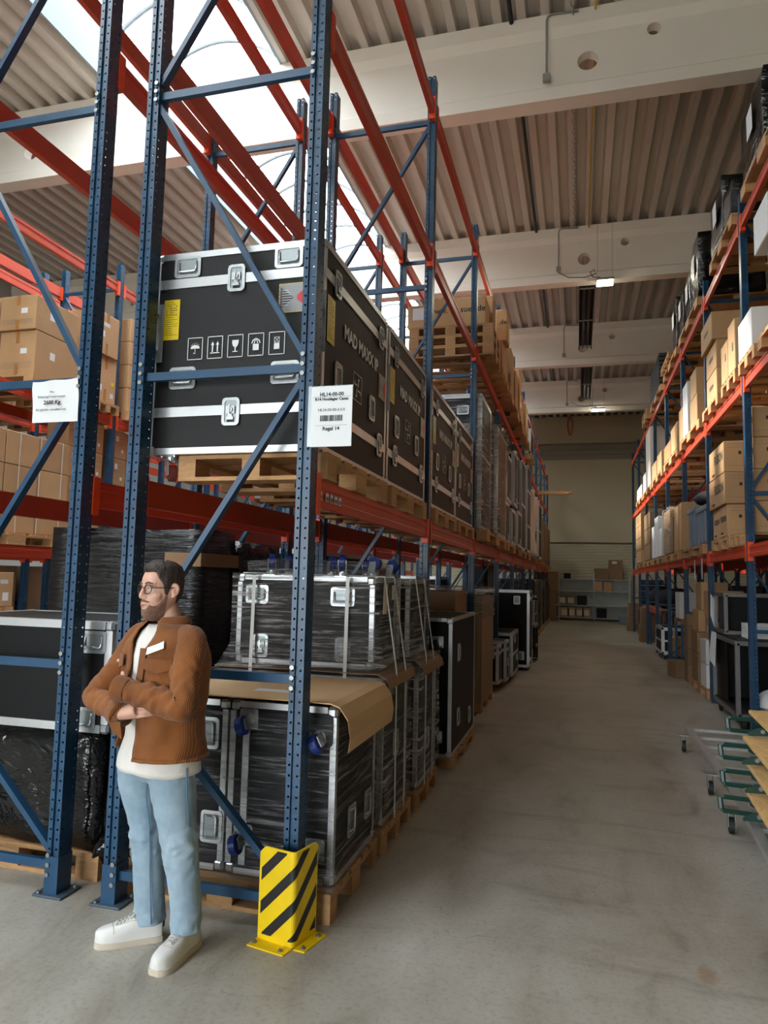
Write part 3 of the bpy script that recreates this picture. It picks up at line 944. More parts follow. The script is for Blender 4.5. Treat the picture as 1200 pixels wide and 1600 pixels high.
for i, (y, q) in enumerate(((4.09, 'first'), (5.42, 'second'), (7.02, 'third'), (8.36, 'fourth'))):
    pallet(-1.72, y, 2.212, 'wooden pallet under the %s lettered case from the rack sign' % q, .74, 1.52, 0, True, 'pallets under the big lettered cases', 1.0)

# ---- paper signs on the rack
sg = thing('rack_sign', 'white barcode sign lettered Regal 14 on the front blue upright', 'sign', (-1.183, 3.262, 2.493))
MB().box(-.108, .108, -.003, .003, -.152, .152).build('sign_sheet', 'paper', sg)
fm = Matrix(((1, 0, 0, 0), (0, 0, -1, -.004), (0, 1, 0, 0), (0, 0, 0, 1)))
text('HL14-00-00', .026, 'black_print', sg, fm @ T(0, .112, 0), .0006)
text('R14 Houtlager Cases', .0205, 'black_print', sg, fm @ T(0, .088, 0), .0006)
text('HL14-00-00-0.0.0', .020, 'grey_print', sg, fm @ T(0, .033, 0))
text('Regal 14', .026, 'black_print', sg, fm @ T(0, -.062, 0), .0006)
mb = MB(); rnd = random.Random(5); x = -.058
while x < .058:
    wd = rnd.choice((.0016, .0032, .0048)); mb.box(x, x + wd, -.024, .006, 0, .0008); x += wd + rnd.choice((.0018, .0034))
mb.build('barcode', 'black_print', sg, False, fm)
MB().box(-.085, .085, -.0455, -.0445, 0, .0006).box(-.1, .1, .0995, .1005, 0, .0006).build('rule_line', 'grey_print', sg, False, fm)
MB().box(-.12, .108, .003, .006, .150, .158).box(-.125, -.106, -.002, .006, -.15, .158).build('sign_holder', 'dish', sg)
s2 = thing('load_sign', 'white 2600 Kg load sign in a clear sleeve below the brace', 'sign', (-2.845, 3.272, 2.645))
n = 10
mb = MB()
for i in range(n):
    for j in range(6):
        pass
grid = [[(-.152 + .304 * i / n + .012 * (1 - j / 6), .008 * math.sin(i * 1.1 + j) * (j / 6), -.118 + .236 * j / 6 + .010 * i / n * (j / 6)) for i in range(n + 1)] for j in range(7)]
vs = [p for r_ in grid for p in r_] + [(p[0], p[1] + .002, p[2]) for r_ in grid for p in r_]
m_ = (n + 1) * 7
fs = []
for j in range(6):
    for i in range(n):
        a = j * (n + 1) + i
        fs += [(a, a + 1, a + n + 2, a + n + 1), (m_ + a, m_ + a + n + 1, m_ + a + n + 2, m_ + a + 1)]
MB().add(vs, fs).build('sign_sheet', 'paper', s2, True)
fm2 = Matrix(((1, 0, 0, 0), (0, 0, -1, -.012), (0, 1, 0, 0), (0, 0, 0, 1)))
text('Max', .017, 'grey_print', s2, fm2 @ T(-.01, .053, 0))
text('Belastung/Traversenpaar', .0185, 'grey_print', s2, fm2 @ T(-.01, .026, 0))
text('2600 Kg', .033, 'black_print', s2, fm2 @ T(-.005, -.008, 0), .0008)
text('Bei gleichm. verteilter Last', .0185, 'grey_print', s2, fm2 @ T(-.01, -.048, 0))
# barcode labels on the front beam
for i, y in enumerate((3.43, 3.53, 3.60, 3.67, 3.74)):
    t = MB().box(0, .0015, -.022, .022, -.022, .022).build('barcode_label', 'paper', None)
    t.location = (-1.2905, y, 2.118)
    tag(t, 'small white barcode label, number %s from the front blue upright on the orange beam' % ('one', 'two', 'three', 'four', 'five')[i], 'label', 'barcode labels on the front beam')
    mb = MB()
    for q in range(9): mb.box(.0015, .002, -.018 + q * .0042, -.018 + q * .0042 + .002, -.018, .004)
    mb.build('barcode', 'grey_print', t)

# ================================================================== WRAPPED LOADS
def shell(x0, x1, y0, y1, z0, z1, amp, seed, res=.10, top=True, bottom=False, freq=2.6, pinch=0.):
    """skin of a box pushed in and out by smooth noise: stretch film"""
    mb = MB(); sv = Vector((seed * 3.7, seed * 1.3, seed * 2.1))
    def dsp(p):
        p = Vector(p)
        n1 = noise.noise_vector(p * freq + sv); n2 = noise.noise_vector(Vector((p.x * 3, p.y * 3, p.z * 16)) + sv)
        q = p + (n1 * .75 + n2 * .35) * amp
        if pinch:
            f = pinch * max(0., 1 - abs(2 * (p.z - z0) / (z1 - z0) - 1)) ** .7
            q.x += f * (.5 * (x0 + x1) - p.x); q.y += f * (.5 * (y0 + y1) - p.y)
        return q
    def grid(o, u, v):
        o, u, v = Vector(o), Vector(u), Vector(v)
        nu, nv = max(2, int(u.length / res)), max(2, int(v.length / res))
        vs = [dsp(o + u * (i / nu) + v * (j / nv)) for j in range(nv + 1) for i in range(nu + 1)]
        fs = [(j * (nu + 1) + i, j * (nu + 1) + i + 1, (j + 1) * (nu + 1) + i + 1, (j + 1) * (nu + 1) + i) for j in range(nv) for i in range(nu)]
        mb.add(vs, fs)
    w, l, h = x1 - x0, y1 - y0, z1 - z0
    grid((x0, y0, z0), (w, 0, 0), (0, 0, h)); grid((x1, y0, z0), (0, l, 0), (0, 0, h))
    grid((x1, y1, z0), (-w, 0, 0), (0, 0, h)); grid((x0, y1, z0), (0, -l, 0), (0, 0, h))
    if top: grid((x0, y0, z1), (w, 0, 0), (0, l, 0))
    if bottom: grid((x0, y1, z0), (w, 0, 0), (0, -l, 0))
    return mb
def film(t, box, mat='film', amp=.014, seed=1, **kw):
    c = t.location
    x0, x1, y0, y1, z0, z1 = box
    return shell(x0 - c.x, x1 - c.x, y0 - c.y, y1 - c.y, z0 - c.z, z1 - c.z, amp, seed, **kw).build('stretch_film', mat, t, True)
def black_load(label, box, seed, mat='film_black', group='black wrapped loads', amp=.025, sheet=None, tape=None, pinch=0., cat='wrapped load'):
    x0, x1, y0, y1, z0, z1 = box
    t = shell(x0 - (x0 + x1) / 2, (x1 - x0) / 2, y0 - (y0 + y1) / 2, (y1 - y0) / 2, 0, z1 - z0, amp, seed, bottom=True, pinch=pinch).build('wrapped_load', mat, None, True)
    t.location = ((x0 + x1) / 2, (y0 + y1) / 2, z0)
    tag(t, label, cat, group)
    w, l, h = x1 - x0, y1 - y0, z1 - z0
    if sheet:
        face, u, v, sw, sh = sheet
        MB().box(-sw / 2, sw / 2, -sh / 2, sh / 2, amp * .9, amp * .9 + .002).build('paper_sheet', 'paper', t, False, face_m(w, l, h, face) @ T(u, v, 0) @ Matrix.Rotation(.06, 4, 'Z'))
    if tape:
        v, th = tape
        a, b = w / 2 + amp * .8, l / 2 + amp * .8
        MB().box(a - .30, a, -b - .002, -b, v, v + th).box(a, a + .002, -b, b, v, v + th).build('tape_band', 'card_dark', t)
    return t

# ---------------- lower level of the aisle-side rack, from the yellow guard backwards
pallet(-1.775, 3.86, 0, 'pallet under the nearest film-wrapped cases beside the yellow guard', 1.0, 1.06, 0, True)
G1 = 'film-wrapped flight cases on the floor pallets'
cA, w, l, h = fcase('film-wrapped flight case standing on its end directly behind the man', -2.36, -1.80, 3.50, 4.24, .152, 1.03, 'case_black', (), [
    ('handle', '-y', .21, .22, PI / 2), ('handle', '-y', .17, .70, PI / 2), ('handle', '-y', -.22, .22, PI / 2)], G1, wheel='blue')
MB().box(-.04, .04, -.378, -.370, .05, h - .05).build('edge_profile', 'alu', cA, False, T(.06, 0, 0))
cB, w, l, h = fcase('film-wrapped flight case with blue castors and a cardboard sheet on top, beside the yellow guard', -1.785, -1.19, 3.50, 4.24, .152, 1.03, 'case_black', (), [
    ('castor', '-y', .215, .73, 0, .5), ('castor', '-y', .20, .17, 0, .4), ('castor', '-y', -.19, .79, 0, .3), ('castor', '-y', -.2, .20, 0, .3),
    ('handle', '+x', -.08, .24, PI / 2), ('handle', '+x', .22, .24, PI / 2)], G1, wheel='blue')
MB().box(-.018, .018, -.378, -.368, .05, h - .05).build('edge_profile', 'alu', cB, False, T(-.20, 0, 0))
MB().prism(rr(.20, .17, .03), 0, .012).build('castor_board', 'rubber', cB, False, face_m(w, l, h, '-y') @ T(.18, .76, 0))
film(cB, (-2.385, -1.17, 3.44, 4.27, .15, .99), 'film', .016, 2, top=False)
# cardboard sheet with one end bent down
def bent_sheet(label, path, y0, y1, mat='card_sheet', th=.006, lift=0.):
    """path: (x, z) polyline of the sheet's section; extruded along y"""
    mb = MB(); n = len(path)
    vs = []
    ny = 8
    for j in range(ny + 1):
        y = y0 + (y1 - y0) * j / ny
        for (x, z) in path: vs.append((x, y, z + lift * math.sin(j / ny * PI) ))
    m = len(vs)
    vs += [(x, y, z + th) for x, y, z in vs]
    fs = []
    for j in range(ny):
        for i in range(n - 1):
            a = j * n + i
            fs += [(a, a + 1, a + n + 1, a + n), (m + a, m + a + n, m + a + n + 1, m + a + 1)]
    for j in range(ny):
        for i in (0, n - 1):
            a = j * n + i; fs.append((a, a + n, m + a + n, m + a))
    for i in range(n - 1):
        for j in (0, ny):
            a = j * n + i; fs.append((a, a + 1, m + a + 1, m + a))
    return tag(mb.add(vs, fs).build('cardboard_sheet', mat, None), label, 'cardboard')
t = bent_sheet('tan cardboard sheet laid over the nearest wrapped cases, one end bent down', [(-2.40, 1.055), (-1.9, 1.06), (-1.45, 1.062), (-1.20, 1.06), (-1.15, 1.045), (-1.105, .985), (-1.09, .90), (-1.10, .83)], 3.42, 4.28)
MB().box(-1.72, -1.40, 3.62, 3.70, 1.0685, 1.0695).build('paper_strip', 'paper', t)

pallet(-1.76, 4.73, 0, 'pallet second from the yellow guard on the aisle floor', 1.0, .92, 0, True)
cC, w, l, h = fcase('lower film-wrapped case of the strapped pair on the second floor pallet', -2.33, -1.19, 4.40, 5.06, .152, 1.06, 'case_black', (), [
    ('handle', '+x', 0, .45, PI / 2), ('castor', '-y', .42, .20), ('castor', '-y', .42, .75)], G1)
film(cC, (-2.36, -1.165, 4.37, 5.09, .15, 1.09), 'film_thick', .014, 4)
cD, w, l, h = fcase('upper film-wrapped case with castors on top, strapped to the second floor pallet', -2.24, -1.27, 4.42, 4.98, 1.11, 1.70, 'case_black', (), [
    ('handle', '-y', -.34, .46), ('handle', '-y', .27, .46), ('latch', '-y', -.3, .12), ('latch', '-y', .28, .12),
    ('castor', '+z', -.30, -.15, 0, .4), ('castor', '+z', .22, -.15, 0, .2), ('castor', '+z', -.3, .16, 0, .9), ('castor', '+z', .36, .1, 0, 1.2), ('castor', '+z', .02, .18, 0, .7)], G1)
film(cD, (-2.27, -1.245, 4.39, 5.01, 1.10, 1.71), 'film_thick', .014, 5, top=False)
film(cD, (-2.20, -1.32, 4.44, 4.96, 1.70, 1.80), 'film', .03, 6)
# film skirt sloping from the upper case to the lower one
mb = MB()
for (a, b) in (((-1.245, 4.39, 1.34), (-1.165, 4.37, 1.09)),):
    mb.add([(-1.24, 4.39, 1.38), (-1.24, 5.0, 1.38), (-1.165, 5.09, 1.09), (-1.165, 4.37, 1.09), (-2.27, 4.39, 1.24), (-2.36, 4.37, 1.08)], [(0, 1, 2, 3), (4, 0, 3, 5)])
mb.build('film_skirt', 'film', cD)
bent_sheet('brown cardboard sheet between the two strapped wrapped cases', [(-2.42, 1.055), (-2.33, 1.083), (-1.75, 1.088), (-1.22, 1.086), (-1.16, 1.06), (-1.14, 1.0)], 4.36, 5.10, 'card_dark')
mb = MB()
for x in (-2.10, -1.44):
    mb.add([(x - .012, 4.345, .12), (x + .012, 4.345, .12), (x + .012, 4.375, 1.70), (x - .012, 4.375, 1.70)], [(0, 1, 2, 3)])
for y in (4.55, 4.80):
    mb.tube([(-1.24, y, 1.705), (-1.16, y + .06, 1.08), (-1.155, y + .06, .15)], .005, 5)
    mb.tube([(-1.24, y, 1.705), (-2.27, y, 1.712)], .005, 5)
mb.build('packing_strap', 'strap', cD)
MB().box(-.045, .045, -.10, .10, .035, .037).build('paper_sheet', 'paper_warm', cD, False, face_m(.97, .56, .59, '+x') @ T(-.14, .45, 0) @ Matrix.Rotation(-.05, 4, 'Z'))
MB().box(-.03, .03, -.05, .05, .035, .037).build('paper_sheet', 'paper_warm', cD, False, face_m(.97, .56, .59, '+x') @ T(.06, .49, 0))

pallet(-1.74, 5.60, 0, 'pallet third from the yellow guard on the aisle floor', 1.0, .95, 0, True)
cE, w, l, h = fcase('lower wrapped case with blue castors on the third floor pallet', -2.30, -1.16, 5.27, 5.96, .152, 1.05, 'case_black', (), [
    ('castor', '-y', .44, .80, 0, .4), ('castor', '-y', .44, .16, 0, .2), ('handle', '+x', 0, .3, PI / 2)], G1)
film(cE, (-2.33, -1.13, 5.24, 5.99, .15, 1.10), 'film_thick', .014, 7)
cF, w, l, h = fcase('upper wrapped case with castors on top on the third floor pallet', -2.2, -1.23, 5.24, 5.84, 1.11, 1.69, 'case_black', (), [
    ('handle', '-y', .30, .42), ('castor', '+z', -.2, -.18, 0, .4), ('castor', '+z', .1, -.18, 0, .2), ('castor', '+z', .30, -.18, 0, 1.2)], G1)
film(cF, (-2.22, -1.205, 5.21, 5.87, 1.10, 1.72), 'film_thick', .014, 8)
mb = MB()
mb.tube([(-1.20, 5.3, 1.70), (-1.13, 5.42, 1.09), (-1.13, 5.42, .15)], .005, 5).tube([(-1.20, 5.6, 1.70), (-1.13, 5.7, 1.09), (-1.13, 5.7, .15)], .005, 5)
mb.box(-1.32, -1.29, 5.195, 5.2, 1.1, 1.7)
mb.build('packing_strap', 'strap', cF)
for o in (cD, cF):                       # straps and skirt were laid out in hall coordinates
    for ch in o.children:
        if ch.name.split('.')[0] in ('packing_strap', 'film_skirt'): ch.matrix_basis = Matrix.Translation(-o.location)
bent_sheet('brown cardboard sheet under the upper case of the third floor pallet', [(-2.36, 1.06), (-1.7, 1.09), (-1.18, 1.086), (-1.11, 1.03), (-1.10, .98)], 5.22, 6.0, 'card_dark')

cG, w, l, h = fcase('tall black flight case lying on its side with castors towards the near pallets', -2.2, -1.10, 6.40, 7.86, .11, 1.345, 'case_black', (), [
    ('castor', '-y', .42, 1.02, 0, .3), ('castor', '-y', .42, .18, 0, .3), ('handle', '+x', -.35, .9, PI / 2), ('handle', '+x', .35, .2, PI / 2), ('handle', '+x', -.35, .3, PI / 2)], 'unwrapped flight cases on the left floor', wheel='black')
pallet(-1.68, 7.12, 0, 'dark low pallet under the tall black flight case', 1.0, 1.6, 0, True, None, .75)

# stack of corrugated sheets under loose film
t = thing('sheet_stack', 'tall stack of grey-brown corrugated sheets under loose film by the third upright', 'cardboard', (-1.80, 9.75, .144))
MB().box(-.55, .60, -.52, .74, 0, 1.33).build('sheets', 'foam_brown', t)
shell(-.56, .615, -.53, .75, 1.05, 1.46, .03, 11).build('stretch_film', 'film_dense', t, True)
pallet(-1.80, 9.86, 0, 'pallet under the tall corrugated sheet stack', 1.0, 1.6, 0, True)
t = thing('sheet_stack', 'brown carton sheets behind the tall black flight case', 'cardboard', (-1.95, 8.35, .144))
MB().cbox(-.5, .62, -.42, .42, 0, 1.42, .01).build('sheets', 'card_dark', t)
pallet(-1.9, 8.40, 0, 'pallet under the carton sheets behind the tall black case', 1.0, 1.05, 0, False)

G2 = 'unwrapped flight cases on the left floor'
fcase('smallest low flight case next to the corrugated sheets', -2.0, -1.17, 11.0, 11.45, .12, .70, 'case_black', (.8,), [('handle', '-y', .25, .25, PI / 2), ('latch', '-y', .3, .46)], G2, edge=.045)
fcase('second low flight case from the corrugated sheets', -2.0, -1.10, 11.48, 11.94, .10, .74, 'case_black', (.78,), [('handle', '-y', .28, .3, PI / 2), ('handle', '+x', 0, .3)], G2, edge=.045)
fcase('third low flight case, close to the tall upright case', -2.1, -1.06, 12.15, 13.3, .10, .82, 'case_black', (.5,), [('handle', '+x', -.2, .6), ('handle', '+x', .2, .25)], G2, edge=.05)
fcase('tall upright black flight case with castors towards the aisle', -1.98, -.90, 13.9, 14.7, .06, 1.52, 'case_black', (), [
    ('handle', '-y', .30, 1.27, PI / 2), ('handle', '-y', -.28, 1.28), ('handle', '-y', .38, .22, PI / 2), ('castor', '+x', -.3, .15, 0, 1.5), ('castor', '+x', -.3, 1.3, 0, 1.4)], G2, edge=.05, wheel='black')
fcase('farther upright flight case left of the aisle', -2.0, -1.15, 18.0, 18.9, .1, 1.45, 'case_black', (.5,), [('handle', '-y', .2, 1.1)], G2, edge=.05, detail=False)
fcase('farthest upright flight case left of the aisle', -2.0, -1.12, 19.4, 20.4, .1, 1.3, 'case_black', (.6,), [('handle', '-y', .2, .9)], G2, edge=.05, detail=False)
# small trolley table with a bundle
t = thing('trolley', 'low dark trolley carrying a crumpled bundle behind the upright case', 'trolley', (-1.25, 15.9, 0))
MB().box(-.5, .38, -.45, .45, .72, .78).build('tray', 'dish', t)
MB().box(-.5, .38, -.45, .45, .28, .33).build('tray', 'wood_old', t)
for x in (-.47, .35):
    for y in (-.42, .42): MB().box(x - .03, x + .03, y - .03, y + .03, 0, .72).build('leg', 'cable', t)
o = MB().sphere((0, 0, 0), 1, 14, 9, (.34, .3, .2)).build('bundle', 'card_dark', None, True)
for v in o.data.vertices: v.co += noise.noise_vector(v.co * 6) * .05
o.location = (-1.3, 15.85, .985); tag(o, 'crumpled brown bundle on the low trolley', 'bundle')
black_load('black wrapped load deep behind the upright black case', (-2.3, -1.85, 15.1, 16.9, .15, 2.0), 21, group=None)

# ---------------- floor level of the rack behind
black_load('low black wrapped load at the left edge under the long case', (-3.72, -2.60, 3.52, 4.28, .15, .785), 31, 'film_black_loose', 'black wrapped loads', .03)
pallet(-3.15, 3.9, 0, 'pallet under the low black wrapped load at the left edge', 1.0, 1.0, 0, True)
fcase('long black flight case lying on the low black load at the left edge', -3.76, -2.52, 3.47, 4.25, .80, 1.415, 'case_black', (), [('handle', '-y', .50, .50), ('handle', '-y', .46, .075)], None, edge=.045)
# loose film bag hanging over the pallet edge
mb = MB().sphere((0, 0, 0), 1, 22, 14, (.17, .15, .17))
bag = mb.build('film_bundle', 'film_black_loose', None, True)
for v in bag.data.vertices:
    n_ = noise.noise_vector(v.co * 9) * .05 + noise.noise_vector(v.co * 22) * .02
    v.co += n_
    if v.co.z > .05: v.co.x -= (v.co.z - .05) * .6; v.co.z += (v.co.z - .05) * 1.1; v.co.y *= .8
bag.location = (-2.50, 3.66, .17)
tag(bag, 'crumpled bunch of loose black film on the floor between the two uprights', 'plastic film')
black_load('tall black wrapped load behind the man with a tan tape band', (-3.98, -2.68, 4.66, 5.22, .15, 2.03), 33, 'film_black', 'black wrapped loads', .022, None, (1.60, .10))
pallet(-3.3, 4.94, 0, 'pallet under the tall black load behind the man', 1.1, .72, 0, False)
black_load('shiny black wrapped load just right of the tall one behind the man', (-3.7, -2.66, 5.36, 6.05, .15, 1.96), 35, 'film_black_loose', 'black wrapped loads', .03)
pallet(-3.2, 5.7, 0, 'pallet under the shiny black load', 1.0, .85, 0, False)
fcase('long aluminium-edged case high behind the castors of the wrapped cases', -3.7, -2.62, 6.6, 8.6, 1.35, 1.97, 'case_black', (.55,), [('latch', '+x', -.5, .34), ('latch', '+x', .5, .34)], None, edge=.05, detail=False)
fcase('lower aluminium-edged case under the long case in the rear rack', -3.7, -2.62, 6.6, 8.6, .15, 1.33, 'case_black', (.5,), (), None, edge=.05, detail=False)
pallet(-3.16, 7.6, 0, 'pallet under the pair of long cases in the rear rack', 1, 2.3, 0, False)
black_load('brown paper wrapped load in the rear rack beyond the long case', (-3.6, -2.7, 9.3, 10.3, .15, 1.85), 36, 'card_dark', None, .02)
pallet(-3.16, 9.8, 0, 'pallet under the brown paper wrapped load', 1, 1.2, 0, False)
fcase('aluminium-edged case against the bright far wall seen through the racks', -3.6, -2.7, 14.0, 15.4, .7, 1.75, 'case_black', (.75,), (), None, edge=.06, detail=False)
fcase('low case carrying the aluminium-edged case in the far rear rack', -3.6, -2.7, 14.0, 15.4, .02, .68, 'case_black', (), (), None, edge=.06, detail=False)

# ---------------- lower beam level beyond the lettered cases
Z1 = 2.212
def lev(label, y0, y1, near=False, x=-1.72, g='pallets on the lower beam level of the left rack', old=1):
    return pallet(x, (y0 + y1) / 2, Z1, label, .95, (y1 - y0) / .8, 0, near, g)
lev('pallet under the two film-wrapped tall cases', 9.25, 11.9, True)
cH, w, l, h = fcase('tall film-wrapped case next to the fourth lettered case', -2.25, -1.24, 9.30, 10.35, Z1 + .146, 4.20, 'case_black', (.55,), [('handle', '-y', .25, 1.62), ('handle', '-y', .25, 1.25), ('latch', '-y', -.1, 1.0), ('castor', '+z', .3, -.3)], 'tall wrapped cases on the lower beam level', edge=.06)
film(cH, (-2.28, -1.21, 9.27, 10.4, Z1 + .15, 3.85), 'film_dense', .03, 13)
film(cH, (-2.27, -1.22, 9.29, 10.37, 3.80, 4.23), 'film', .02, 14)
cI, w, l, h = fcase('second tall film-wrapped case beyond the lettered cases', -2.25, -1.16, 10.55, 11.85, Z1 + .146, 4.02, 'card_dark', (), (), 'tall wrapped cases on the lower beam level', edge=.06)
film(cI, (-2.28, -1.12, 10.5, 11.9, Z1 + .15, 4.05), 'film_dense', .045, 15, pinch=.06)
lev('pallet under the black case stacks on the lower beam level', 12.1, 14.8)
for i, (y0, y1, z0, z1, q) in enumerate(((12.2, 12.95, 0, .72, 'lower nearest'), (12.2, 13.1, .73, 1.55, 'upper nearest'), (13.0, 13.75, 0, .66, 'lower middle'), (13.15, 14.0, .73, 1.75, 'upper middle'), (13.8, 14.75, 0, .7, 'lower farthest'))):
    fcase('%s black case of the stack on the lower beam level' % q, -2.2, -1.2 + .02 * i, y0, y1, Z1 + .15 + z0, Z1 + .15 + z1, 'case_black', (), [('latch', '-y', .15, .12), ('latch', '-y', .15, z1 - z0 - .12), ('latch', '+x', 0, .1)], 'black case stack on the lower beam level', edge=.06)
lev('pallet under the far black cases on the lower beam level', 15.0, 17.7)
fcase('tall black case with aluminium edges past the black stack', -2.2, -1.15, 15.1, 16.3, Z1 + .15, Z1 + 2.1, 'case_black', (.5,), [('latch', '-y', .2, 1.0)], None, edge=.06, detail=False)
fcase('tall black case farther along the lower beam level', -2.2, -1.12, 16.4, 17.6, Z1 + .15, Z1 + 2.2, 'case_black', (.3, .7), (), None, edge=.06, detail=False)
lev('pallet under the white wrapped furniture load', 18.0, 20.6)
t = black_load('whitish wrapped furniture load far along the lower beam level', (-2.2, -1.08, 18.05, 20.4, Z1 + .15, Z1 + 1.75), 41, 'paper_warm', None, .09, pinch=.12)
lev('pallet under the last case on the lower beam level', 20.9, 23.4)
fcase('last tall aluminium-edged case before the far brown loads on the lower beam level', -2.2, -1.1, 21.0, 22.6, Z1 + .15, Z1 + 1.8, 'case_black', (.5,), [('handle', '-y', .3, .6)], None, edge=.07, detail=False)
fcase('case with a pale edge high on the middle beam level', -2.2, -1.15, 17.95, 19.1, 4.92, 5.6, 'case_black', (), (), None, edge=.07, detail=False)
pallet(-1.72, 18.55, 4.762, 'pallet under the pale-edged case on the middle beam level', .95, 1.6, 0, False)
t = thing('plank_bundle', 'wooden planks sticking out over the aisle near the end wall', 'planks', (-1.3, 24.5, 4.65))
for i, (dx, dz) in enumerate(((.0, 0), (.12, .05), (-.05, .1))):
    MB().box(-.7 + dx, 1.0 + dx, -.05 + i * .15, .12 + i * .15, dz, dz + .045).build('plank', 'wood', t)
MB().box(-.9, -.3, -.2, .6, -.06, 0).build('bearer', 'wood_old', t)

# loads added at the far end of the left rack to block skylight
for i, (y0, y1) in enumerate(((21.0, 23.3), (23.9, 26.2), (26.8, 29.1), (29.7, 32.0))):
    q = ('nearest', 'second', 'third', 'farthest')[i]
    black_load('dark wrapped floor load at the far end of the left rack, %s' % q, (-2.3, -1.22, y0, y1, .147, 1.75), 90 + i, 'film_black', 'dark loads at the far end of the left rack', .03)
    pallet(-1.75, (y0 + y1) / 2, 0, 'pallet under the dark far floor load of the left rack, %s' % q, .95, 2.9, 0, False, 'far pallets of the left rack')
    if i:
        black_load('dull brown load on the far lower level of the left rack, %s' % ('', 'nearest', 'middle one', 'farthest')[i], (-2.25, -1.2, y0, y1, Z1 + .147, Z1 + 1.7), 95 + i, 'card_dark', 'brown loads at the far end of the left rack', .02)
        pallet(-1.72, (y0 + y1) / 2, Z1, 'pallet under the far brown load of the left rack, %s' % ('', 'nearest', 'middle one', 'farthest')[i], .95, 2.9, 0, False, 'far beam-level pallets of the left rack')

# ================================================================== CARTONS
ORD = ('topmost', 'second from the top', 'third from the top', 'fourth from the top', 'fifth from the top', 'sixth from the top')
def carton(label, x0, x1, y0, y1, z0, z1, mat='card', group=None, tape=None, sheets=(), rot=0, words=(), name='carton', seam=None):
    """tape: axis of the tape seam on the lid ('x' or 'y'); sheets: (face, u, v, w, h, material); words: (face, u, v, size, text)"""
    w, l, h = x1 - x0, y1 - y0, z1 - z0
    mb = MB().cbox(-w / 2, w / 2, -l / 2, l / 2, 0, h, min(.008, h * .03))
    t = mb.build(name, mat)
    t.location = ((x0 + x1) / 2, (y0 + y1) / 2, z0); t.rotation_euler = (0, 0, rot)
    tag(t, label, 'carton', group)
    if tape:
        a = .028
        if tape == 'y':
            MB().box(-a, a, -l / 2 - .001, l / 2 + .001, h - .0002, h + .001).box(-a, a, -l / 2 - .0012, -l / 2, h * .72, h).build('tape', 'tape', t)
            MB().box(-a, a, -l / 2 - .0012, -l / 2, 0, h * .28).build('tape', 'tape', t)
        else:
            MB().box(-w / 2 - .001, w / 2 + .001, -a, a, h - .0002, h + .001).box(w / 2, w / 2 + .0012, -a, a, h * .72, h).box(-w / 2 - .0012, -w / 2, -a, a, h * .72, h).build('tape', 'tape', t)
            MB().box(w / 2, w / 2 + .0012, -a, a, 0, h * .28).box(-w / 2 - .0012, -w / 2, -a, a, 0, h * .28).build('tape', 'tape', t)
    for f, u, v, sw, sh, sm in sheets:
        MB().box(-sw / 2, sw / 2, -sh / 2, sh / 2, .0004, .0016).build('label_sheet', sm, t, False, face_m(w, l, h, f) @ T(u, v, 0))
    for f, u, v, size, body in words:
        text(body, size, 'black_print', t, face_m(w, l, h, f) @ T(u, v, .001), size * .02)
    if seam:
        f, vs_ = seam
        mb = MB(); fw = l if f in ('+x', '-x') else w
        for v in vs_: mb.box(-fw * .42, fw * .42, v * h - .0015, v * h + .0015, 0, .0008)
        mb.build('printed_lines', 'grey_print', t, False, face_m(w, l, h, f))
    return t
def prints(t_label): pass

# ---------------- rack across the next aisle, left edge of the picture
EX = -6.72
ZE2, ZE1 = 4.032, 2.002
pallet(EX - .55, 7.85, ZE2, 'pallet of big cartons on the upper level at the left edge', 1.0, 1.45, 0, True)
GE = 'big cartons at the left edge'
big = [(7.33, 8.15, ZE2 + .147, 4.78, 'lower near', 'y'), (7.30, 8.10, 4.785, 5.24, 'upper near', 'y')]
for (y0, y1, z0, z1, q, tp) in big:
    carton('%s big carton on the upper left rack level, beside the slanting brace' % q, EX - .56, EX, y0, y1, z0, z1, 'card', GE, 'y', [('-y', .10, (z1 - z0) * .55, .10, .07, 'paper'), ('+x', -.1, (z1 - z0) * .55, .09, .10, 'paper')], seam=('-y', (.18, .22, .26, .3)))
    carton('%s big carton at the very left edge of the picture' % q, EX - 1.14, EX - .58, y0, y1, z0, z1, 'card', GE, 'y', [('-y', .2, (z1 - z0) * .5, .10, .06, 'paper')], seam=('-y', (.2, .24, .6, .64)))
pallet(EX - .55, 8.78, ZE2, 'pallet of tall cartons just left of the second blue upright', 1.0, .62, 0, True)
carton('lower tall carton seen between the two near uprights', EX - .6, EX, 8.50, 8.98, ZE2 + .147, 4.86, 'card', GE, 'x', [('+x', -.12, .2, .08, .09, 'paper'), ('+x', .16, .3, .07, .06, 'yellow_sticker'), ('+x', .15, .12, .07, .07, 'card_white')])
carton('upper tall carton seen between the two near uprights', EX - .6, EX + .03, 8.42, 8.95, 4.865, 5.48, 'card', GE, 'x', [('+x', -.1, .3, .08, .09, 'paper'), ('+x', -.02, .45, .14, .06, 'card_white')])
pallet(EX - .55, 9.95, ZE2, 'pallet of plain cartons behind the blue upright of the far rack', 1.0, 1.7, 0, False)
for i in range(2):
    for k in range(4):
        carton('plain carton in the %s column behind the far blue upright, %s' % (('near', 'rear')[i], ORD[3 - k]), EX - .5, EX - .02, 9.30 + i * .66, 9.93 + i * .66, ZE2 + .147 + k * .37, ZE2 + .147 + k * .37 + .365, 'card', 'plain cartons behind the far upright')
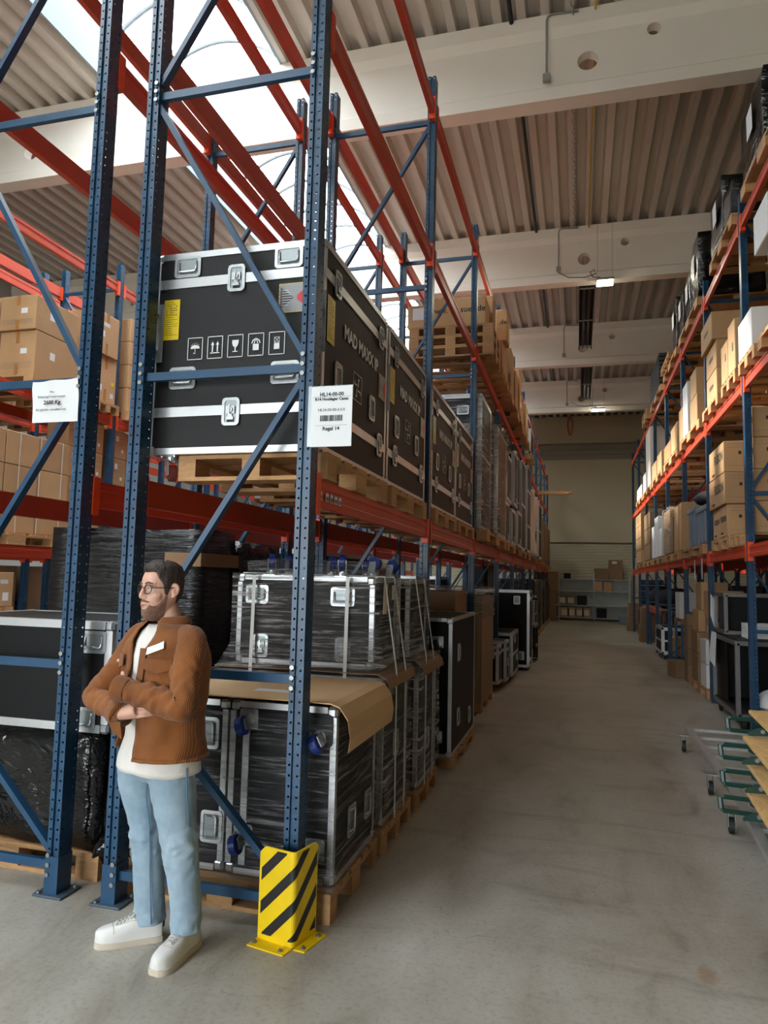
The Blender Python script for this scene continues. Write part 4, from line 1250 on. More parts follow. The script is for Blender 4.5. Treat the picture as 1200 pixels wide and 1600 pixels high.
# lower level: strapped carton wall, then small cartons
t = None
pallet(EX - .55, 7.2, ZE1, 'pallet under the strapped carton wall at the left edge', 1.0, 2.0, 0, True)
for r_ in range(3):
    for c in range(3):
        carton('large strapped carton at the left edge, %s row, %s' % (('bottom', 'middle', 'top')[r_], ('nearest', 'middle one', 'farthest')[c]), EX - .8, EX, 6.42 + c * .56, 6.97 + c * .56, ZE1 + .147 + r_ * .42, ZE1 + .147 + r_ * .42 + .415, 'card', 'strapped cartons at the left edge')
for i, y in enumerate((6.7, 7.2, 7.55, 7.95)):
    o = MB().box(EX, EX + .003, -.006, .006, ZE1 + .15, ZE1 + 1.41).build('packing_strap', 'strap')
    o.location = (.002, y, 0); tag(o, 'thin pale strap down the strapped cartons, %s' % ('nearest', 'second nearest', 'third nearest', 'farthest')[i], 'strap', 'straps on the carton wall')
pallet(EX - .65, 8.57, ZE1, 'nearer pallet of small labelled cartons on the lower left rack level', .95, .98, 0, False)
pallet(EX - .65, 9.53, ZE1, 'farther pallet of small labelled cartons on the lower left rack level', .95, .98, 0, False)
for r_ in range(4):
    for c in range(4):
        y = (8.19, 8.58, 9.14, 9.53)[c]
        carton('small labelled carton on the lower left rack level, row %s from the bottom, %s' % (('one', 'two', 'three', 'four')[r_], ('nearest', 'second nearest', 'third nearest', 'farthest')[c]), EX - .49, EX - .13, y, y + .37, ZE1 + .147 + r_ * .43, ZE1 + .147 + r_ * .43 + .425, 'card', 'small labelled cartons on the lower left level', None, [('+x', -.05, .3, .07, .08, 'paper'), ('+x', .08, .12, .05, .05, 'paper')], seam=('+x', (.5, .55, .7, .75, .85)))
# floor level of that rack
pallet(EX - .55, 7.5, .55, 'raised pallet of cartons low at the left edge', 1.0, 1.4, 0, False)
t = thing('pallet_stack', 'stack of empty pallets low in the far left rack', 'pallets', (EX - .55, 7.5, 0))
for i in range(3):
    o = link('pallet', _far_pallet, t, T(0, 0, .002 + i * .146) @ Matrix.Diagonal((1, 1.4, 1, 1)))
for i, (y0, y1, z1, q) in enumerate(((6.95, 7.28, 1.22, 'nearest'), (7.32, 7.92, 1.10, 'farther'))):
    carton('%s carton low at the left edge above the long black case' % q, EX - .5, EX, y0, y1, .70, z1 + .02, 'card', 'low cartons at the left edge', 'x', [('+x', -.1, .3, .09, .1, 'paper')])
carton('small carton on top of the low carton at the left edge', EX - .48, EX, 6.95, 7.25, 1.245, 1.66, 'card', 'low cartons at the left edge', None, [('+x', 0, .3, .12, .05, 'card_white'), ('+x', .03, .12, .09, .1, 'paper')])
# the far left rack gets a few plain cartons too
for i, (y, z) in enumerate(((6.4, 4.18), (7.7, 4.18), (9.2, 4.18), (6.6, 2.15), (8.2, 2.15), (10.5, 4.18), (12.1, 4.18), (10.6, 2.15))):
    if i in (0, 1, 2, 5, 6):
        carton('plain carton in the farthest left rack, number %s from the near end' % ('one', 'two', 'three', '', '', 'four', 'five', '')[i], -9.1, -8.2, y, y + 1.0, z, z + 1.05, 'card_dark', 'plain cartons in the farthest left rack')
        pallet(-8.7, y + .5, z - .147, 'pallet in the farthest left rack, number %s from the near end' % ('one', 'two', 'three', '', '', 'four', 'five', '')[i], .95, 1.2, 0, False, 'pallets in the farthest left rack')

for i in range(4):
    carton('large carton on the floor of the farthest left rack, number %s from the near end' % ('one', 'two', 'three', 'four')[i], -9.12, -8.25, (6.3, 7.65, 9.2, 10.55)[i], (7.6, 8.95, 10.5, 11.85)[i], 0, 1.75, 'card_dark', 'floor cartons in the farthest left rack')
# ---------------- middle beam level of the left aisle rack
ZM = 4.762
for k in range(3):
    pallet(-1.70, 9.86, ZM + k * .147, 'pallet in the stack under the lettered web-address cartons, %s' % ('bottom one', 'middle one', 'top one')[k], .98, 1.15, 0, True, 'pallet stack under the lettered cartons')
ZT = ZM + .441 + .003
GW = 'cartons on the high pallet stack'
carton('carton lettered with a web address on the high pallet stack', -2.02, -1.22, 9.42, 9.95, ZT, ZT + .40, 'card', GW, None, (), words=[('-y', -.26, .22, .115, 'www.'), ('-y', .13, .22, .115, 'sue'), ('-y', .33, .22, .115, '.de')])
carton('carton with a white sheet beside the web-address carton', -2.32, -2.05, 9.42, 9.95, ZT, ZT + .33, 'card', GW, None, [('-y', .02, .2, .16, .17, 'paper')])
carton('taller plain carton behind the web-address carton', -2.2, -1.18, 9.98, 10.32, ZT, ZT + .62, 'card', GW)
carton('narrow carton lettered .de hanging towards the aisle', -1.22, -1.04, 10.62, 10.98, 5.35, 5.85, 'card', GW, None, [('+x', .05, .2, .14, .3, 'yellow_sticker')], words=[('-y', .02, .30, .1, '.de')])
carton('tall carton under the narrow lettered carton', -1.9, -1.10, 10.5, 11.3, ZM + .146, 5.345, 'card', GW)
pallet(-1.68, 10.95, ZM, 'pallet under the tall carton beside the pallet stack', .98, 1.0, 0, False)
GM = 'cartons on the middle beam level'
for i, (y0, y1, x1, z1, m, q) in enumerate(((11.4, 11.95, -1.15, 5.45, 'card_dark', 'first'), (12.15, 12.75, -1.12, 5.75, 'card', 'second'), (12.8, 13.4, -1.10, 5.55, 'card', 'third'), (13.45, 14.0, -1.08, 5.75, 'card', 'fourth'), (14.05, 14.75, -1.1, 5.35, 'card', 'fifth'), (15.1, 15.8, -1.08, 5.5, 'card', 'sixth'), (15.85, 16.6, -1.12, 5.3, 'card', 'seventh'))):
    carton('tall carton %s in the row along the middle beam level of the left rack' % q, -2.1, x1, y0, y1, ZM + .147, z1, m, GM, None, [('+x', .1, .3, .2, .25, 'yellow_sticker')] if i in (3, 5) else ())
for i, (y0, y1) in enumerate(((11.36, 11.98), (12.1, 14.85), (15.0, 16.7))):
    pallet(-1.68, (y0 + y1) / 2, ZM, 'pallet under the row of tall cartons, %s' % ('nearest', 'middle', 'farthest')[i], .98, (y1 - y0) / .8, 0, False, 'pallets on the middle beam level')

# ---------------- right rack: lower beam level
RX = 1.80
Z_R1, Z_R2, Z_R3 = 2.172, 4.122, 6.062
def rp(y0, y1, z, label, near=False, x=None):
    return pallet((RX + .6 if x is None else x), (y0 + y1) / 2, z, label, 1.0, (y1 - y0) / .8, 0, near)
W_ = ('-x', 0, 0, 0, 'FUSION')
def fusion(label, x0, x1, y0, y1, z0, z1, rot=0):
    h = z1 - z0; l = y1 - y0
    return carton(label, x0, x1, y0, y1, z0, z1, 'card', 'FUSION cartons on the right rack', None, [('-y', -.1, h * .62, .035, .04, 'black_print'), ('-y', .12, h * .3, .03, .035, 'black_print')], rot,
                  [('-x', l * (.16 if l > .7 else .0), h * .56, .17 if l > .7 else .105, 'FUSION'), ('-x', -l * .2, h * .12, .055 if l > .7 else .04, 'FUSION')], seam=('-y', (.2, .8, .9)))
rp(8.97, 9.5, Z_R1, 'pallet under the tall FUSION stack by the right blue upright', True)
rp(9.55, 10.75, Z_R1, 'pallet under the shorter FUSION stack', True)
for i in range(4):
    z = Z_R1 + .147 + i * .372
    fusion('FUSION carton in the aisle-side column of the tall stack, %s' % ORD[3 - i], RX + .16, RX + .63, 9.0, 9.5, z, z + .368) if False else None
for i in range(4):
    z = Z_R1 + .147 + i * .372
    fusion('FUSION carton of the tall stack behind the right blue upright, %s' % ORD[3 - i], RX + .16, RX + .70, 8.97, 9.33, z, z + .368)
    carton('inner carton of the tall stack behind the right blue upright, %s' % ORD[3 - i], RX + .71, RX + 1.15, 8.97, 9.33, z, z + .368, 'card', 'inner cartons of the tall stack', None, [('-y', -.1, .2, .035, .04, 'black_print')], seam=('-y', (.25, .75, .82)))
z0 = Z_R1 + .147
fusion('leaning FUSION carton at the foot of the shorter stack', RX, RX + .5, 9.62, 10.12, z0, z0 + .40)
fusion('FUSION carton at the far foot of the shorter stack', RX + .02, RX + .5, 10.16, 10.68, z0, z0 + .40)
fusion('middle long FUSION carton of the shorter stack', RX - .03, RX + .55, 9.60, 10.66, z0 + .405, z0 + .80)
fusion('top long FUSION carton of the shorter stack', RX - .03, RX + .55, 9.62, 10.62, z0 + .805, z0 + 1.20)
rp(7.4, 8.4, Z_R1, 'pallet at the right edge under the film-wrapped carton', True, RX + .85)
t = carton('film-wrapped carton on the lower level at the right edge', RX + .27, RX + .95, 7.75, 8.35, Z_R1 + .147, Z_R1 + .70, 'card_dark', None, None, [('-x', .1, .42, .16, .22, 'paper')])
film(t, (RX + .26, RX + .96, 7.74, 8.36, Z_R1 + .15, Z_R1 + .72), 'film', .012, 51)
rp(11.5, 13.85, Z_R1, 'long pallet under the grey plastic bins', True)
for i, (y0, y1, z1) in enumerate(((11.6, 12.6, .62), (12.65, 13.5, .70))):
    t = thing('plastic_bin', '%s blue-grey plastic bin on the right rack' % ('nearer', 'farther')[i], 'bin', (RX + .55, (y0 + y1) / 2, Z_R1 + .146), 0, 'blue-grey plastic bins')
    L_ = y1 - y0
    MB().cbox(-.45, .45, -L_ / 2, L_ / 2, 0, z1, .03).build('body', 'grey_plastic', t)
    MB().cbox(-.48, .48, -L_ / 2 - .02, L_ / 2 + .02, z1 - .09, z1, .015).build('rim', 'grey_plastic', t)
    for u in (-.3, 0, .3): MB().box(-.47, -.44, u * L_ - .025, u * L_ + .025, .05, z1 - .09).build('rib', 'grey_plastic', t)
carton('brown carton with a wire basket clip beyond the plastic bins', RX - .02, RX + .7, 13.55, 13.85, Z_R1 + .147, Z_R1 + 1.0, 'card', None)
o = MB().sphere((0, 0, 0), 1, 14, 8, (.45, .55, .16)).build('bag', 'dark_fabric', None, True)
for v in o.data.vertices: v.co += noise.noise_vector(v.co * 4) * .06
o.location = (RX + .55, 12.9, Z_R1 + .98); tag(o, 'dark fabric bag lying on the farther plastic bin', 'bag')
GR = 'loads far along the lower level of the right rack'
rp(14.05, 16.3, Z_R1, 'pallet beyond the plastic bins on the right rack')
carton('tall plain carton just beyond the third right upright', RX, RX + .8, 14.1, 14.7, Z_R1 + .147, Z_R1 + 1.0, 'card', GR)
carton('slim plain carton beside the tall one past the third right upright', RX - .02, RX + .8, 14.75, 15.05, Z_R1 + .147, Z_R1 + .85, 'card_dark', GR)
t = carton('film-wrapped pale carton stack on the right rack', RX - .02, RX + .8, 15.2, 16.2, Z_R1 + .147, Z_R1 + 1.05, 'card', GR)
film(t, (RX - .04, RX + .82, 15.18, 16.22, Z_R1 + .15, Z_R1 + 1.1), 'film_dense', .03, 52)
rp(16.6, 18.9, Z_R1, 'pallet under the white wrapped boxes on the right rack')
for i, (y0, y1, z1) in enumerate(((16.65, 17.3, .62), (17.35, 18.1, .95), (18.15, 18.8, .78))):
    t = carton('white wrapped box far along the right rack, %s' % ('nearest', 'middle one', 'farthest')[i], RX - .02, RX + .8, y0, y1, Z_R1 + .147, Z_R1 + .147 + z1, 'card_white', GR)
rp(19.1, 21.4, Z_R1, 'pallet of stacked cartons far along the right rack')
for k in range(3): carton('plain carton near the far end of the right rack, %s' % ORD[2 - k], RX - .02, RX + .8, 19.3, 20.9, Z_R1 + .147 + k * .42, Z_R1 + .147 + k * .42 + .415, 'card_dark', GR)
rp(21.6, 24.0, Z_R1, 'pallet at the far end of the right rack')
for k in range(4): carton('carton in the last column of the right rack, %s' % ORD[3 - k], RX - .02, RX + .8, 22.0, 23.8, Z_R1 + .147 + k * .37, Z_R1 + .147 + k * .37 + .365, 'card', GR)

# ---------------- right rack: middle level
rp(6.6, 7.9, Z_R2, 'pallet of pale boxes high at the right edge', True)
carton('pale carton high at the right edge, under the white box', RX + .02, RX + .6, 7.0, 7.5, Z_R2 + .147, Z_R2 + .62, 'card', 'boxes high at the right edge')
carton('second pale carton high at the right edge', RX + .02, RX + .6, 7.0, 7.5, Z_R2 + .625, Z_R2 + 1.0, 'card', 'boxes high at the right edge')
carton('white box on top of the pale cartons high at the right edge', RX - .02, RX + .6, 7.3, 7.85, Z_R2 + 1.005, Z_R2 + 1.42, 'card_white', 'boxes high at the right edge')
rp(8.05, 8.82, Z_R2, 'pallet under the white framed panels', True)
carton('white-faced box leaning by the upper right upright', RX, RX + .5, 8.15, 8.78, Z_R2 + .147, Z_R2 + .58, 'card_white', None)
rp(9.0, 9.85, Z_R2, 'pallet under the pale marked cartons on the upper right level', True)
for i, (y0, y1, z1) in enumerate(((8.98, 9.36, .62), (9.40, 9.80, .50))):
    carton('pale carton with green marks on the upper right level, %s' % ('nearer', 'farther')[i], RX, RX + .6, y0, y1, Z_R2 + .147, Z_R2 + .147 + z1, 'card', 'marked cartons on the upper right level', None, [('-x', .08, .3, .06, .10, 'green')])
rp(10.1, 11.3, Z_R2, 'pallet under the tall carton column on the upper right level', True)
for k in range(3):
    carton('carton of the tall column on the upper right level, %s' % ORD[2 - k], RX + (.02 if k < 2 else -.03), RX + .62, 10.25, 11.0 + (0 if k < 2 else .1), Z_R2 + .147 + k * .395, Z_R2 + .147 + k * .395 + .39, 'card', 'tall carton column on the upper right level', None, (), 0, [('-x', 0, .2, .09, 'FUSION')])
rp(11.6, 13.8, Z_R2, 'pallet with the big lettered carton and grey sheet on the upper right level')
carton('lettered carton on the upper right level past the second upright', RX + .02, RX + .7, 11.9, 12.6, Z_R2 + .147, Z_R2 + .62, 'card', None, None, (), 0, [('-y', 0, .32, .05, 'FUSION')])
carton('lettered carton standing on another on the upper right level', RX + .02, RX + .7, 11.95, 12.55, Z_R2 + .625, Z_R2 + 1.05, 'card', None)
GU = 'boxes far along the upper right level'
for i, (y0, y1, z1, m) in enumerate(((12.75, 13.3, .9, 'card_white'), (13.35, 13.8, .6, 'card'), (14.1, 15.0, .5, 'card'), (15.1, 16.2, .35, 'wood'), (16.7, 17.6, .42, 'card'), (17.8, 18.8, .38, 'card'), (19.2, 20.4, 1.5, 'paper_warm'), (20.5, 21.3, .5, 'card_white'), (21.8, 23.5, .35, 'card_white'))):
    carton('box number %s along the upper right level beyond the lettered cartons' % ('one', 'two', 'three', 'four', 'five', 'six', 'seven', 'eight', 'nine')[i], RX + .0, RX + .8, y0, y1, Z_R2 + .147, Z_R2 + .147 + z1, m, GU)
for i, (y0, y1) in enumerate(((14.05, 16.3), (16.6, 18.9), (19.1, 21.4), (21.6, 23.9))):
    rp(y0, y1, Z_R2, 'pallet far along the upper right level, %s' % ('nearest', 'second', 'third', 'farthest')[i])
# loose pallet stacks under the upper beams
# ---------------- right rack: top level, black wrapped loads
GB = 'black wrapped loads on the top right level'
for i, (y0, y1, z1, q, mt) in enumerate(((7.50, 8.45, .80, 'at the right edge of the picture', 'film_black_loose'), (9.02, 9.55, .45, 'lowest, second along', 'film_black'), (9.6, 10.42, .82, 'with a big white sheet, third along', 'film_black_loose'), (11.50, 12.25, 1.0, 'tallest, fourth along', 'film_black_loose'), (12.3, 12.9, .72, 'with a white sheet, fifth along', 'film_black_loose'), (13.2, 13.7, .75, 'sixth along', 'film_black'), (14.05, 14.7, .98, 'seventh along', 'film_black'))):
    black_load('black wrapped load on the top right level, ' + q, (RX + .02, RX + .95, y0, y1, Z_R3 + .147, Z_R3 + .147 + z1), 60 + i, mt, GB, .03, ('-x', .0, z1 * .6, .24, .3) if i != 1 else None)
for i, (y0, y1) in enumerate(((6.6, 8.5), (9.0, 10.5), (11.0, 11.3), (11.6, 13.7), (14.05, 16.2))):
    if i == 2: continue
    rp(y0, y1, Z_R3, 'pallet under the black loads on the top right level, %s' % ('nearest', 'second', '', 'third', 'farthest')[i], i < 2)
t = thing('crate_stack', 'black ridged crate stack at the far end of the top right level', 'crates', (RX + .5, 17.9, Z_R3 + .147), 0)
for k in range(8): MB().cbox(-.5, .5, -1.0, 1.0, k * .10, k * .10 + .085, .01).build('crate', 'rubber', t)
rp(16.7, 19.0, Z_R3, 'pallet under the black crate stack')
for i, (y, z) in enumerate(((14.95, .147), (15.6, .147), (20.0, 0), (20.0, .147))):
    pallet(RX + .55, y + .2, Z_R3 + z, 'empty pallet on the top right level, %s' % ('nearer of the pale pair', 'farther of the pale pair', 'lower one at the far end', 'upper one at the far end')[i], 1, .9 if i < 2 else 1.6, 0, False)
# hanging paper tags on the lower right beam
for i, y in enumerate((11.9, 12.6)):
    o = MB().box(-.002, 0, -.045, .045, -.32, .0).build('paper_tag', 'paper'); o.location = (1.852, y, 2.11)
    tag(o, '%s white paper strip hanging from the lower right beam' % ('nearer', 'farther')[i], 'paper', 'paper strips on the right beam')

# ---------------- right rack: floor level
t = thing('rack_cart', 'open aluminium rack cart on black castors inside the right rack', 'cart', (2.18, 10.05, 0))
def frame(t, x0, x1, y0, y1, z0, z1, s=.05):
    for x in (x0, x1):
        for y in (y0, y1): MB().box(x - s / 2, x + s / 2, y - s / 2, y + s / 2, z0, z1).build('frame_post', 'steel_grey', t)
        for z in (z0, z1): MB().box(x - s / 2, x + s / 2, y0, y1, z - s / 2, z + s / 2).build('frame_rail', 'steel_grey', t)
    for y in (y0, y1):
        for z in (z0, z1): MB().box(x0, x1, y - s / 2, y + s / 2, z - s / 2, z + s / 2).build('frame_rail', 'steel_grey', t)
frame(t, -.36, .30, -.72, .75, .17, 1.02)
MB().box(-.36, .30, -.72, .75, 1.045, 1.07).build('top_board', 'rubber', t)
MB().box(-.36, .30, -.72, .75, .19, .21).build('base_board', 'rubber', t)
MB().box(-.34, -.335, .0, .72, .22, 1.0).build('side_panel', 'case_black', t)
MB().box(-.3, .3, .5, .72, .22, 1.0).build('rear_box', 'case_black', t)
frame(t, -.34, .28, .02, .73, 1.10, 1.58, .045)
MB().box(-.3, .26, .3, .7, 1.1, 1.56).build('upper_box', 'case_black', t)
for x in (-.3, .24):
    for y in (-.66, .68):
        MB().cyl((x - .02, y, .075), (x + .02, y, .075), .075, 16).build('wheel', 'rubber', t)
        MB().box(x - .035, x + .035, y - .04, y + .04, .14, .16).build('castor_plate', 'bolt', t)
for k in range(5):
    o = MB().cbox(-.2, .2, -.15, .15, 0, .034, .003).build('binder', 'card_white')
    o.location = (2.16, 9.62, 1.072 + k * .0355)
    tag(o, 'white folder in the pile on the aluminium cart, %s' % ORD[4 - k], 'folder', 'white folders on the cart')
o = MB().add([(0, .17, .0), (0, -.17, .0), (-.03, -.2, -.45), (-.05, .12, -.38), (.004, .17, .0), (.004, -.17, .0), (-.026, -.2, -.45), (-.046, .12, -.38)], [(0, 1, 2, 3), (4, 7, 6, 5), (0, 4, 5, 1), (2, 6, 7, 3), (1, 5, 6, 2), (0, 3, 7, 4)]).build('paper_sheet', 'paper')
o.location = (1.785, 10.62, 1.07); tag(o, 'long white paper hanging over the end of the aluminium cart', 'paper')
o = MB().add([(0, .1, .25), (0, -.16, .18), (.0, -.14, -.2), (-.02, .0, -.05), (.004, .1, .25), (.004, -.16, .18), (.004, -.14, -.2), (-.016, .0, -.05)], [(0, 1, 2, 3), (4, 7, 6, 5), (0, 4, 5, 1), (2, 6, 7, 3), (1, 5, 6, 2), (0, 3, 7, 4)]).build('paper_sheet', 'paper')
o.location = (1.815, 10.9, 1.33); tag(o, 'crumpled white sheet taped to the upper frame of the cart', 'paper')
t = thing('plastic_canister', 'white and blue plastic canister beside the right blue upright', 'canister', (2.12, 9.02, 0))
MB().cyl((0, 0, 0), (0, 0, .22), .16, 20, .17).build('base', 'grey_plastic', t, True)
o = MB().sphere((0, 0, .36), .19, 18, 10, (1, 1, .95)).build('body', 'card_white', t, True)
MB().cyl((0, 0, .30), (0, 0, .35), .192, 24).build('band', 'steel_grey', t, True)
t = thing('workbench', 'grey steel workbench with a paper on top at the right edge', 'workbench', (2.55, 8.0, 0))
MB().box(-.46, .6, -.9, .52, 1.40, 1.46).build('top', 'steel_grey', t)
for x in (-.42, .55):
    for y in (-.85, .47): MB().box(x - .04, x + .04, y - .04, y + .04, 0, 1.40).build('leg', 'steel_grey', t)
MB().box(-.42, .55, -.85, .47, .5, .53).build('shelf', 'steel_grey', t)
o = MB().box(-.003, .003, -.1, .1, 0, .32).build('paper_block', 'paper'); o.location = (2.2, 8.25, 1.462); tag(o, 'upright white paper block on the grey workbench', 'paper')
for i, (y, h_, m) in enumerate(((7.75, .75, 'dark_fabric'), (8.2, .62, 'rubber'))):
    o = MB().cbox(-.3, .3, -.2, .2, 0, h_, .03).build('equipment_bag', m); o.location = (2.6, y, .532)
    tag(o, 'dark equipment bag on the workbench shelf, %s' % ('nearer', 'farther')[i], 'bag', 'bags on the workbench shelf')
# carton piles between the right uprights
GF = 'cartons piled on the floor of the right rack'
rp(11.65, 13.1, 0, 'pallet under the carton pile on the right floor', True, 2.45)
carton('lower white box with a green tab on the right floor', 1.86, 2.4, 11.75, 12.25, .147, .50, 'card_white', GF)
carton('upper white box with a green tab on the right floor', 1.86, 2.4, 11.75, 12.25, .505, .87, 'card_white', GF, None, [('-y', .12, .32, .12, .06, 'green')])
carton('carton above the white boxes on the right floor', 1.92, 2.4, 11.72, 12.15, .875, 1.20, 'card', GF, None, [('-x', 0, .15, .04, .1, 'paper')])
carton('tallest carton next to the second right upright', 1.90, 2.4, 11.72, 12.1, 1.205, 1.62, 'card', GF)
carton('open carton low in the pile on the right floor', 1.84, 2.3, 12.4, 13.0, .147, .62, 'card_dark', GF, None, [('-y', .1, .2, .12, .1, 'paper')])
carton('middle carton above the open one on the right floor', 1.84, 2.4, 12.4, 13.05, .625, .95, 'card_dark', GF)
carton('upper carton above the open one on the right floor', 1.86, 2.4, 12.4, 13.0, .955, 1.30, 'card', GF)
carton('upright tall carton on top of the pile on the right floor', 1.90, 2.3, 12.35, 12.9, 1.305, 1.75, 'card', GF, 'y')
for k, (z0, z1) in enumerate(((.0, .30), (.303, .58), (.583, .98), (.983, 1.18))):
    carton('carton of the slim column near the third right upright, %s' % ORD[3 - k], 1.84, 2.25, 13.5, 13.86, z0, z1, 'card_dark', GF, None, [('-y', .1, .2, .08, .07, 'paper')] if k == 2 else ())
carton('small carton standing in the aisle before the slim column', 1.66, 1.90, 14.10, 14.5, 0, .30, 'card_dark', GF, None, (), .25)
carton('lone carton low past the third right upright', 1.95, 2.5, 16.7, 17.3, .1, .55, 'card', GF)
fcase('grey-edged flight case on wheels at the far right floor', 1.82, 2.6, 17.0 + .35, 18.6, .12, .72, 'case_black', (.5,), [('latch', '-y', -.1, .45), ('latch', '-y', -.1, .15), ('castor', '-z', -.3, .5), ('castor', '-z', -.3, -.5)], None, edge=.07, detail=False, wheel='black')
carton('white carton on the low shelf of the far right rack', 1.95, 2.5, 15.3, 15.9, 1.02, 1.55, 'card_white', None)
t = thing('low_shelf', 'low orange beam shelf with dark goods at the far right', 'shelf', (1.96, 19.05, 0))
MB().box(0, .05, .0, 5.1, .92, 1.02).build('beam', 'red_paint', t); MB().box(.9, .95, .0, 5.1, .92, 1.02).build('beam', 'red_paint', t)
MB().box(.0, .95, .0, 5.1, 1.02, 1.04).build('board', 'wood_old', t)
MB().box(0, .9, -3.0, -2.9, .92, 1.0).box(0, .9, -3.9, -3.8, .92, 1.0).box(0, .9, -3.9, -2.9, 1.0, 1.018).build('board', 'wood_old', t)
for y in (0.02, 2.5, 5.05): MB().box(0.0, .05, y, y + .05, 0, .92).build('leg', 'brace_blue', t); MB().box(0.9, .95, y, y + .05, 0, .92).build('leg', 'brace_blue', t)
for y in (-3.88, -2.95): MB().box(0.0, .05, y, y + .05, 0, .92).build('leg', 'brace_blue', t); MB().box(.85, .9, y, y + .05, 0, .92).build('leg', 'brace_blue', t)
GD = 'dark goods at the far right'
for i, (y0, y1, z1, m) in enumerate(((19.2, 20.2, .55, 'dark_fabric'), (20.4, 21.4, .45, 'rubber'), (21.6, 22.7, .6, 'dark_fabric'), (22.9, 24.0, .5, 'navy'))):
    o = MB().sphere((0, 0, 0), 1, 12, 8, (.4, (y1 - y0) / 2, z1 / 2)).build('dark_bundle', m, None, True)
    for v in o.data.vertices: v.co += noise.noise_vector(v.co * 4 + Vector((i, 0, 0))) * .08
    o.location = (2.4, (y0 + y1) / 2, 1.04 + z1 / 2); tag(o, 'dark bundle on the low shelf at the far right, %s' % ('nearest', 'second', 'third', 'farthest')[i], 'bundle', GD)
for i in range(5):
    for k in range(2):
        o = MB().cbox(-.35, .35, -.2, .2, 0, .17, .02).box(-.36, -.35, -.1, .1, .06, .12).build('storage_bin', 'navy'); o.location = (2.35, 25.0 + .5 * k, .9 + i * .19)
        tag(o, 'dark blue bin at the far right, %s of the %s column' % (ORD[4 - i], ('near', 'rear')[k]), 'bin', 'dark blue storage bins')
t = thing('bin_stand', 'low wooden stand under the dark blue bins', 'stand', (2.35, 25.25, 0))
MB().box(-.4, .4, -.5, .5, .84, .895).build('top', 'wood_old', t)
for x in (-.36, .36):
    for y in (-.45, .45): MB().box(x - .04, x + .04, y - .04, y + .04, 0, .84).build('leg', 'wood_old', t)
for i, (x, y, s, z0) in enumerate(((1.75, 22.2, .5, 0), (1.8, 22.25, .42, .505), (1.7, 27.0, .5, 0), (1.75, 27.0, .4, .505))):
    carton('carton on the far right floor, %s' % ('lower of the nearer pair', 'upper of the nearer pair', 'lower of the farther pair', 'upper of the farther pair')[i], x, x + s, y, y + .6, z0, z0 + .5, 'card_dark', 'cartons on the far right floor')

# goods in the rack behind the right rack
GK = 'goods in the rack behind the right rack'
for b_ in range(5):
    y0 = YR[b_] + .18
    q = ('first', 'second', 'third', 'fourth', 'fifth')[b_]
    for z_, h_, mt in ((0, 1.7, 'film_black'), (Z_R1 + .147, 1.35, 'card_dark'), (Z_R2 + .147, 1.3, 'card_dark')):
        lv = {0: 'floor', Z_R1 + .147: 'lower', Z_R2 + .147: 'upper'}[z_]
        if z_ == 0:
            black_load('black wrapped load on the floor behind the right rack, %s bay' % q, (3.2, 4.1, y0, y0 + 2.1, .147, h_), 80 + b_, mt, GK, .03)
            pallet(3.65, y0 + 1.05, 0, 'pallet under the black load behind the right rack, %s bay' % q, .9, 2.6, 0, False, GK)
        else:
            carton('big dull carton on the %s level behind the right rack, %s bay' % (lv, q), 3.2, 4.1, y0, y0 + 2.1, z_, z_ + h_, mt, GK)
            pallet(3.65, y0 + 1.05, z_ - .147 + .001, 'pallet on the %s level behind the right rack, %s bay' % (lv, q), .9, 2.6, 0, False, GK)
# ---------------- end wall: shelving with boxes
t = thing('metal_shelf', 'grey metal shelving unit against the end wall', 'shelf', (.68, 33.35, 0))
for x in (-1.75, -1.52, .0, 1.52):
    for y in (-.22, .22): MB().box(x - .025, x + .025, y - .02, y + .02, 0, 2.15).build('upright', 'shelf_grey', t)
for z in (.14, .68, 1.32, 1.85):
    for xa, xb in ((-1.75, -1.52), (-1.52, 0), (0, 1.52)):
        MB().box(xa + .026, xb - .026, -.25, .25, z - .035, z).build('shelf_board', 'shelf_grey', t)
MB().box(-1.5, 1.5, .235, .24, .1, 1.85).build('back_panel', 'shelf_grey', t)
GS = 'boxes on the end wall shelf'
sp = [(-.6, .40, .14, 'card'), (-.28, .38, .14, 'card'), (.05, .38, .14, 'card'), (.36, .38, .14, 'card'), (-.68, .38, .68, 'card_dark'), (-.32, .42, .68, 'card_dark'), (.16, .42, .68, 'rubber'), (1.0, .45, .14, 'dark_fabric'), (.85, .36, 1.32, 'card'), (1.28, .34, 1.32, 'card'), (-.48, .3, 1.85, 'dark_fabric'), (.98, .62, 1.85, 'card_dark'), (1.68, .58, 1.85, 'card_dark'), (-.95, .25, .68, 'card_dark')]
nm = ('first on the bottom board', 'second on the bottom board', 'third on the bottom board', 'fourth on the bottom board', 'left on the second board', 'middle on the second board', 'black one on the second board', 'dark one on the bottom right', 'left on the third right board', 'right on the third right board', 'small dark one on the top left', 'left big one on the top', 'right big one on the top', 'far left on the second board')
for i, (x, s, z, m) in enumerate(sp):
    s_ = min(s, .42) if i not in (11, 12) else s
    hh = .42 if i not in (10, 11, 12) else (.25, .48, .45)[i - 10]
    carton('box on the end wall shelf, ' + nm[i], x - s_ / 2 + (.0 if i != 12 else -.06), x + s_ / 2 + (.0 if i != 12 else -.06), 33.12, 33.5, z + .002, z + hh, m, GS, None, [('-y', 0, .2, s_ * .6, .24, 'card_white')] if i < 6 else ())
carton('upper box standing on the right big one on the top of the shelf', 1.32, 1.9, 33.14, 33.5, 2.305, 2.72, 'card_dark', GS, None, [('-y', -.05, .3, .2, .1, 'card_white')])
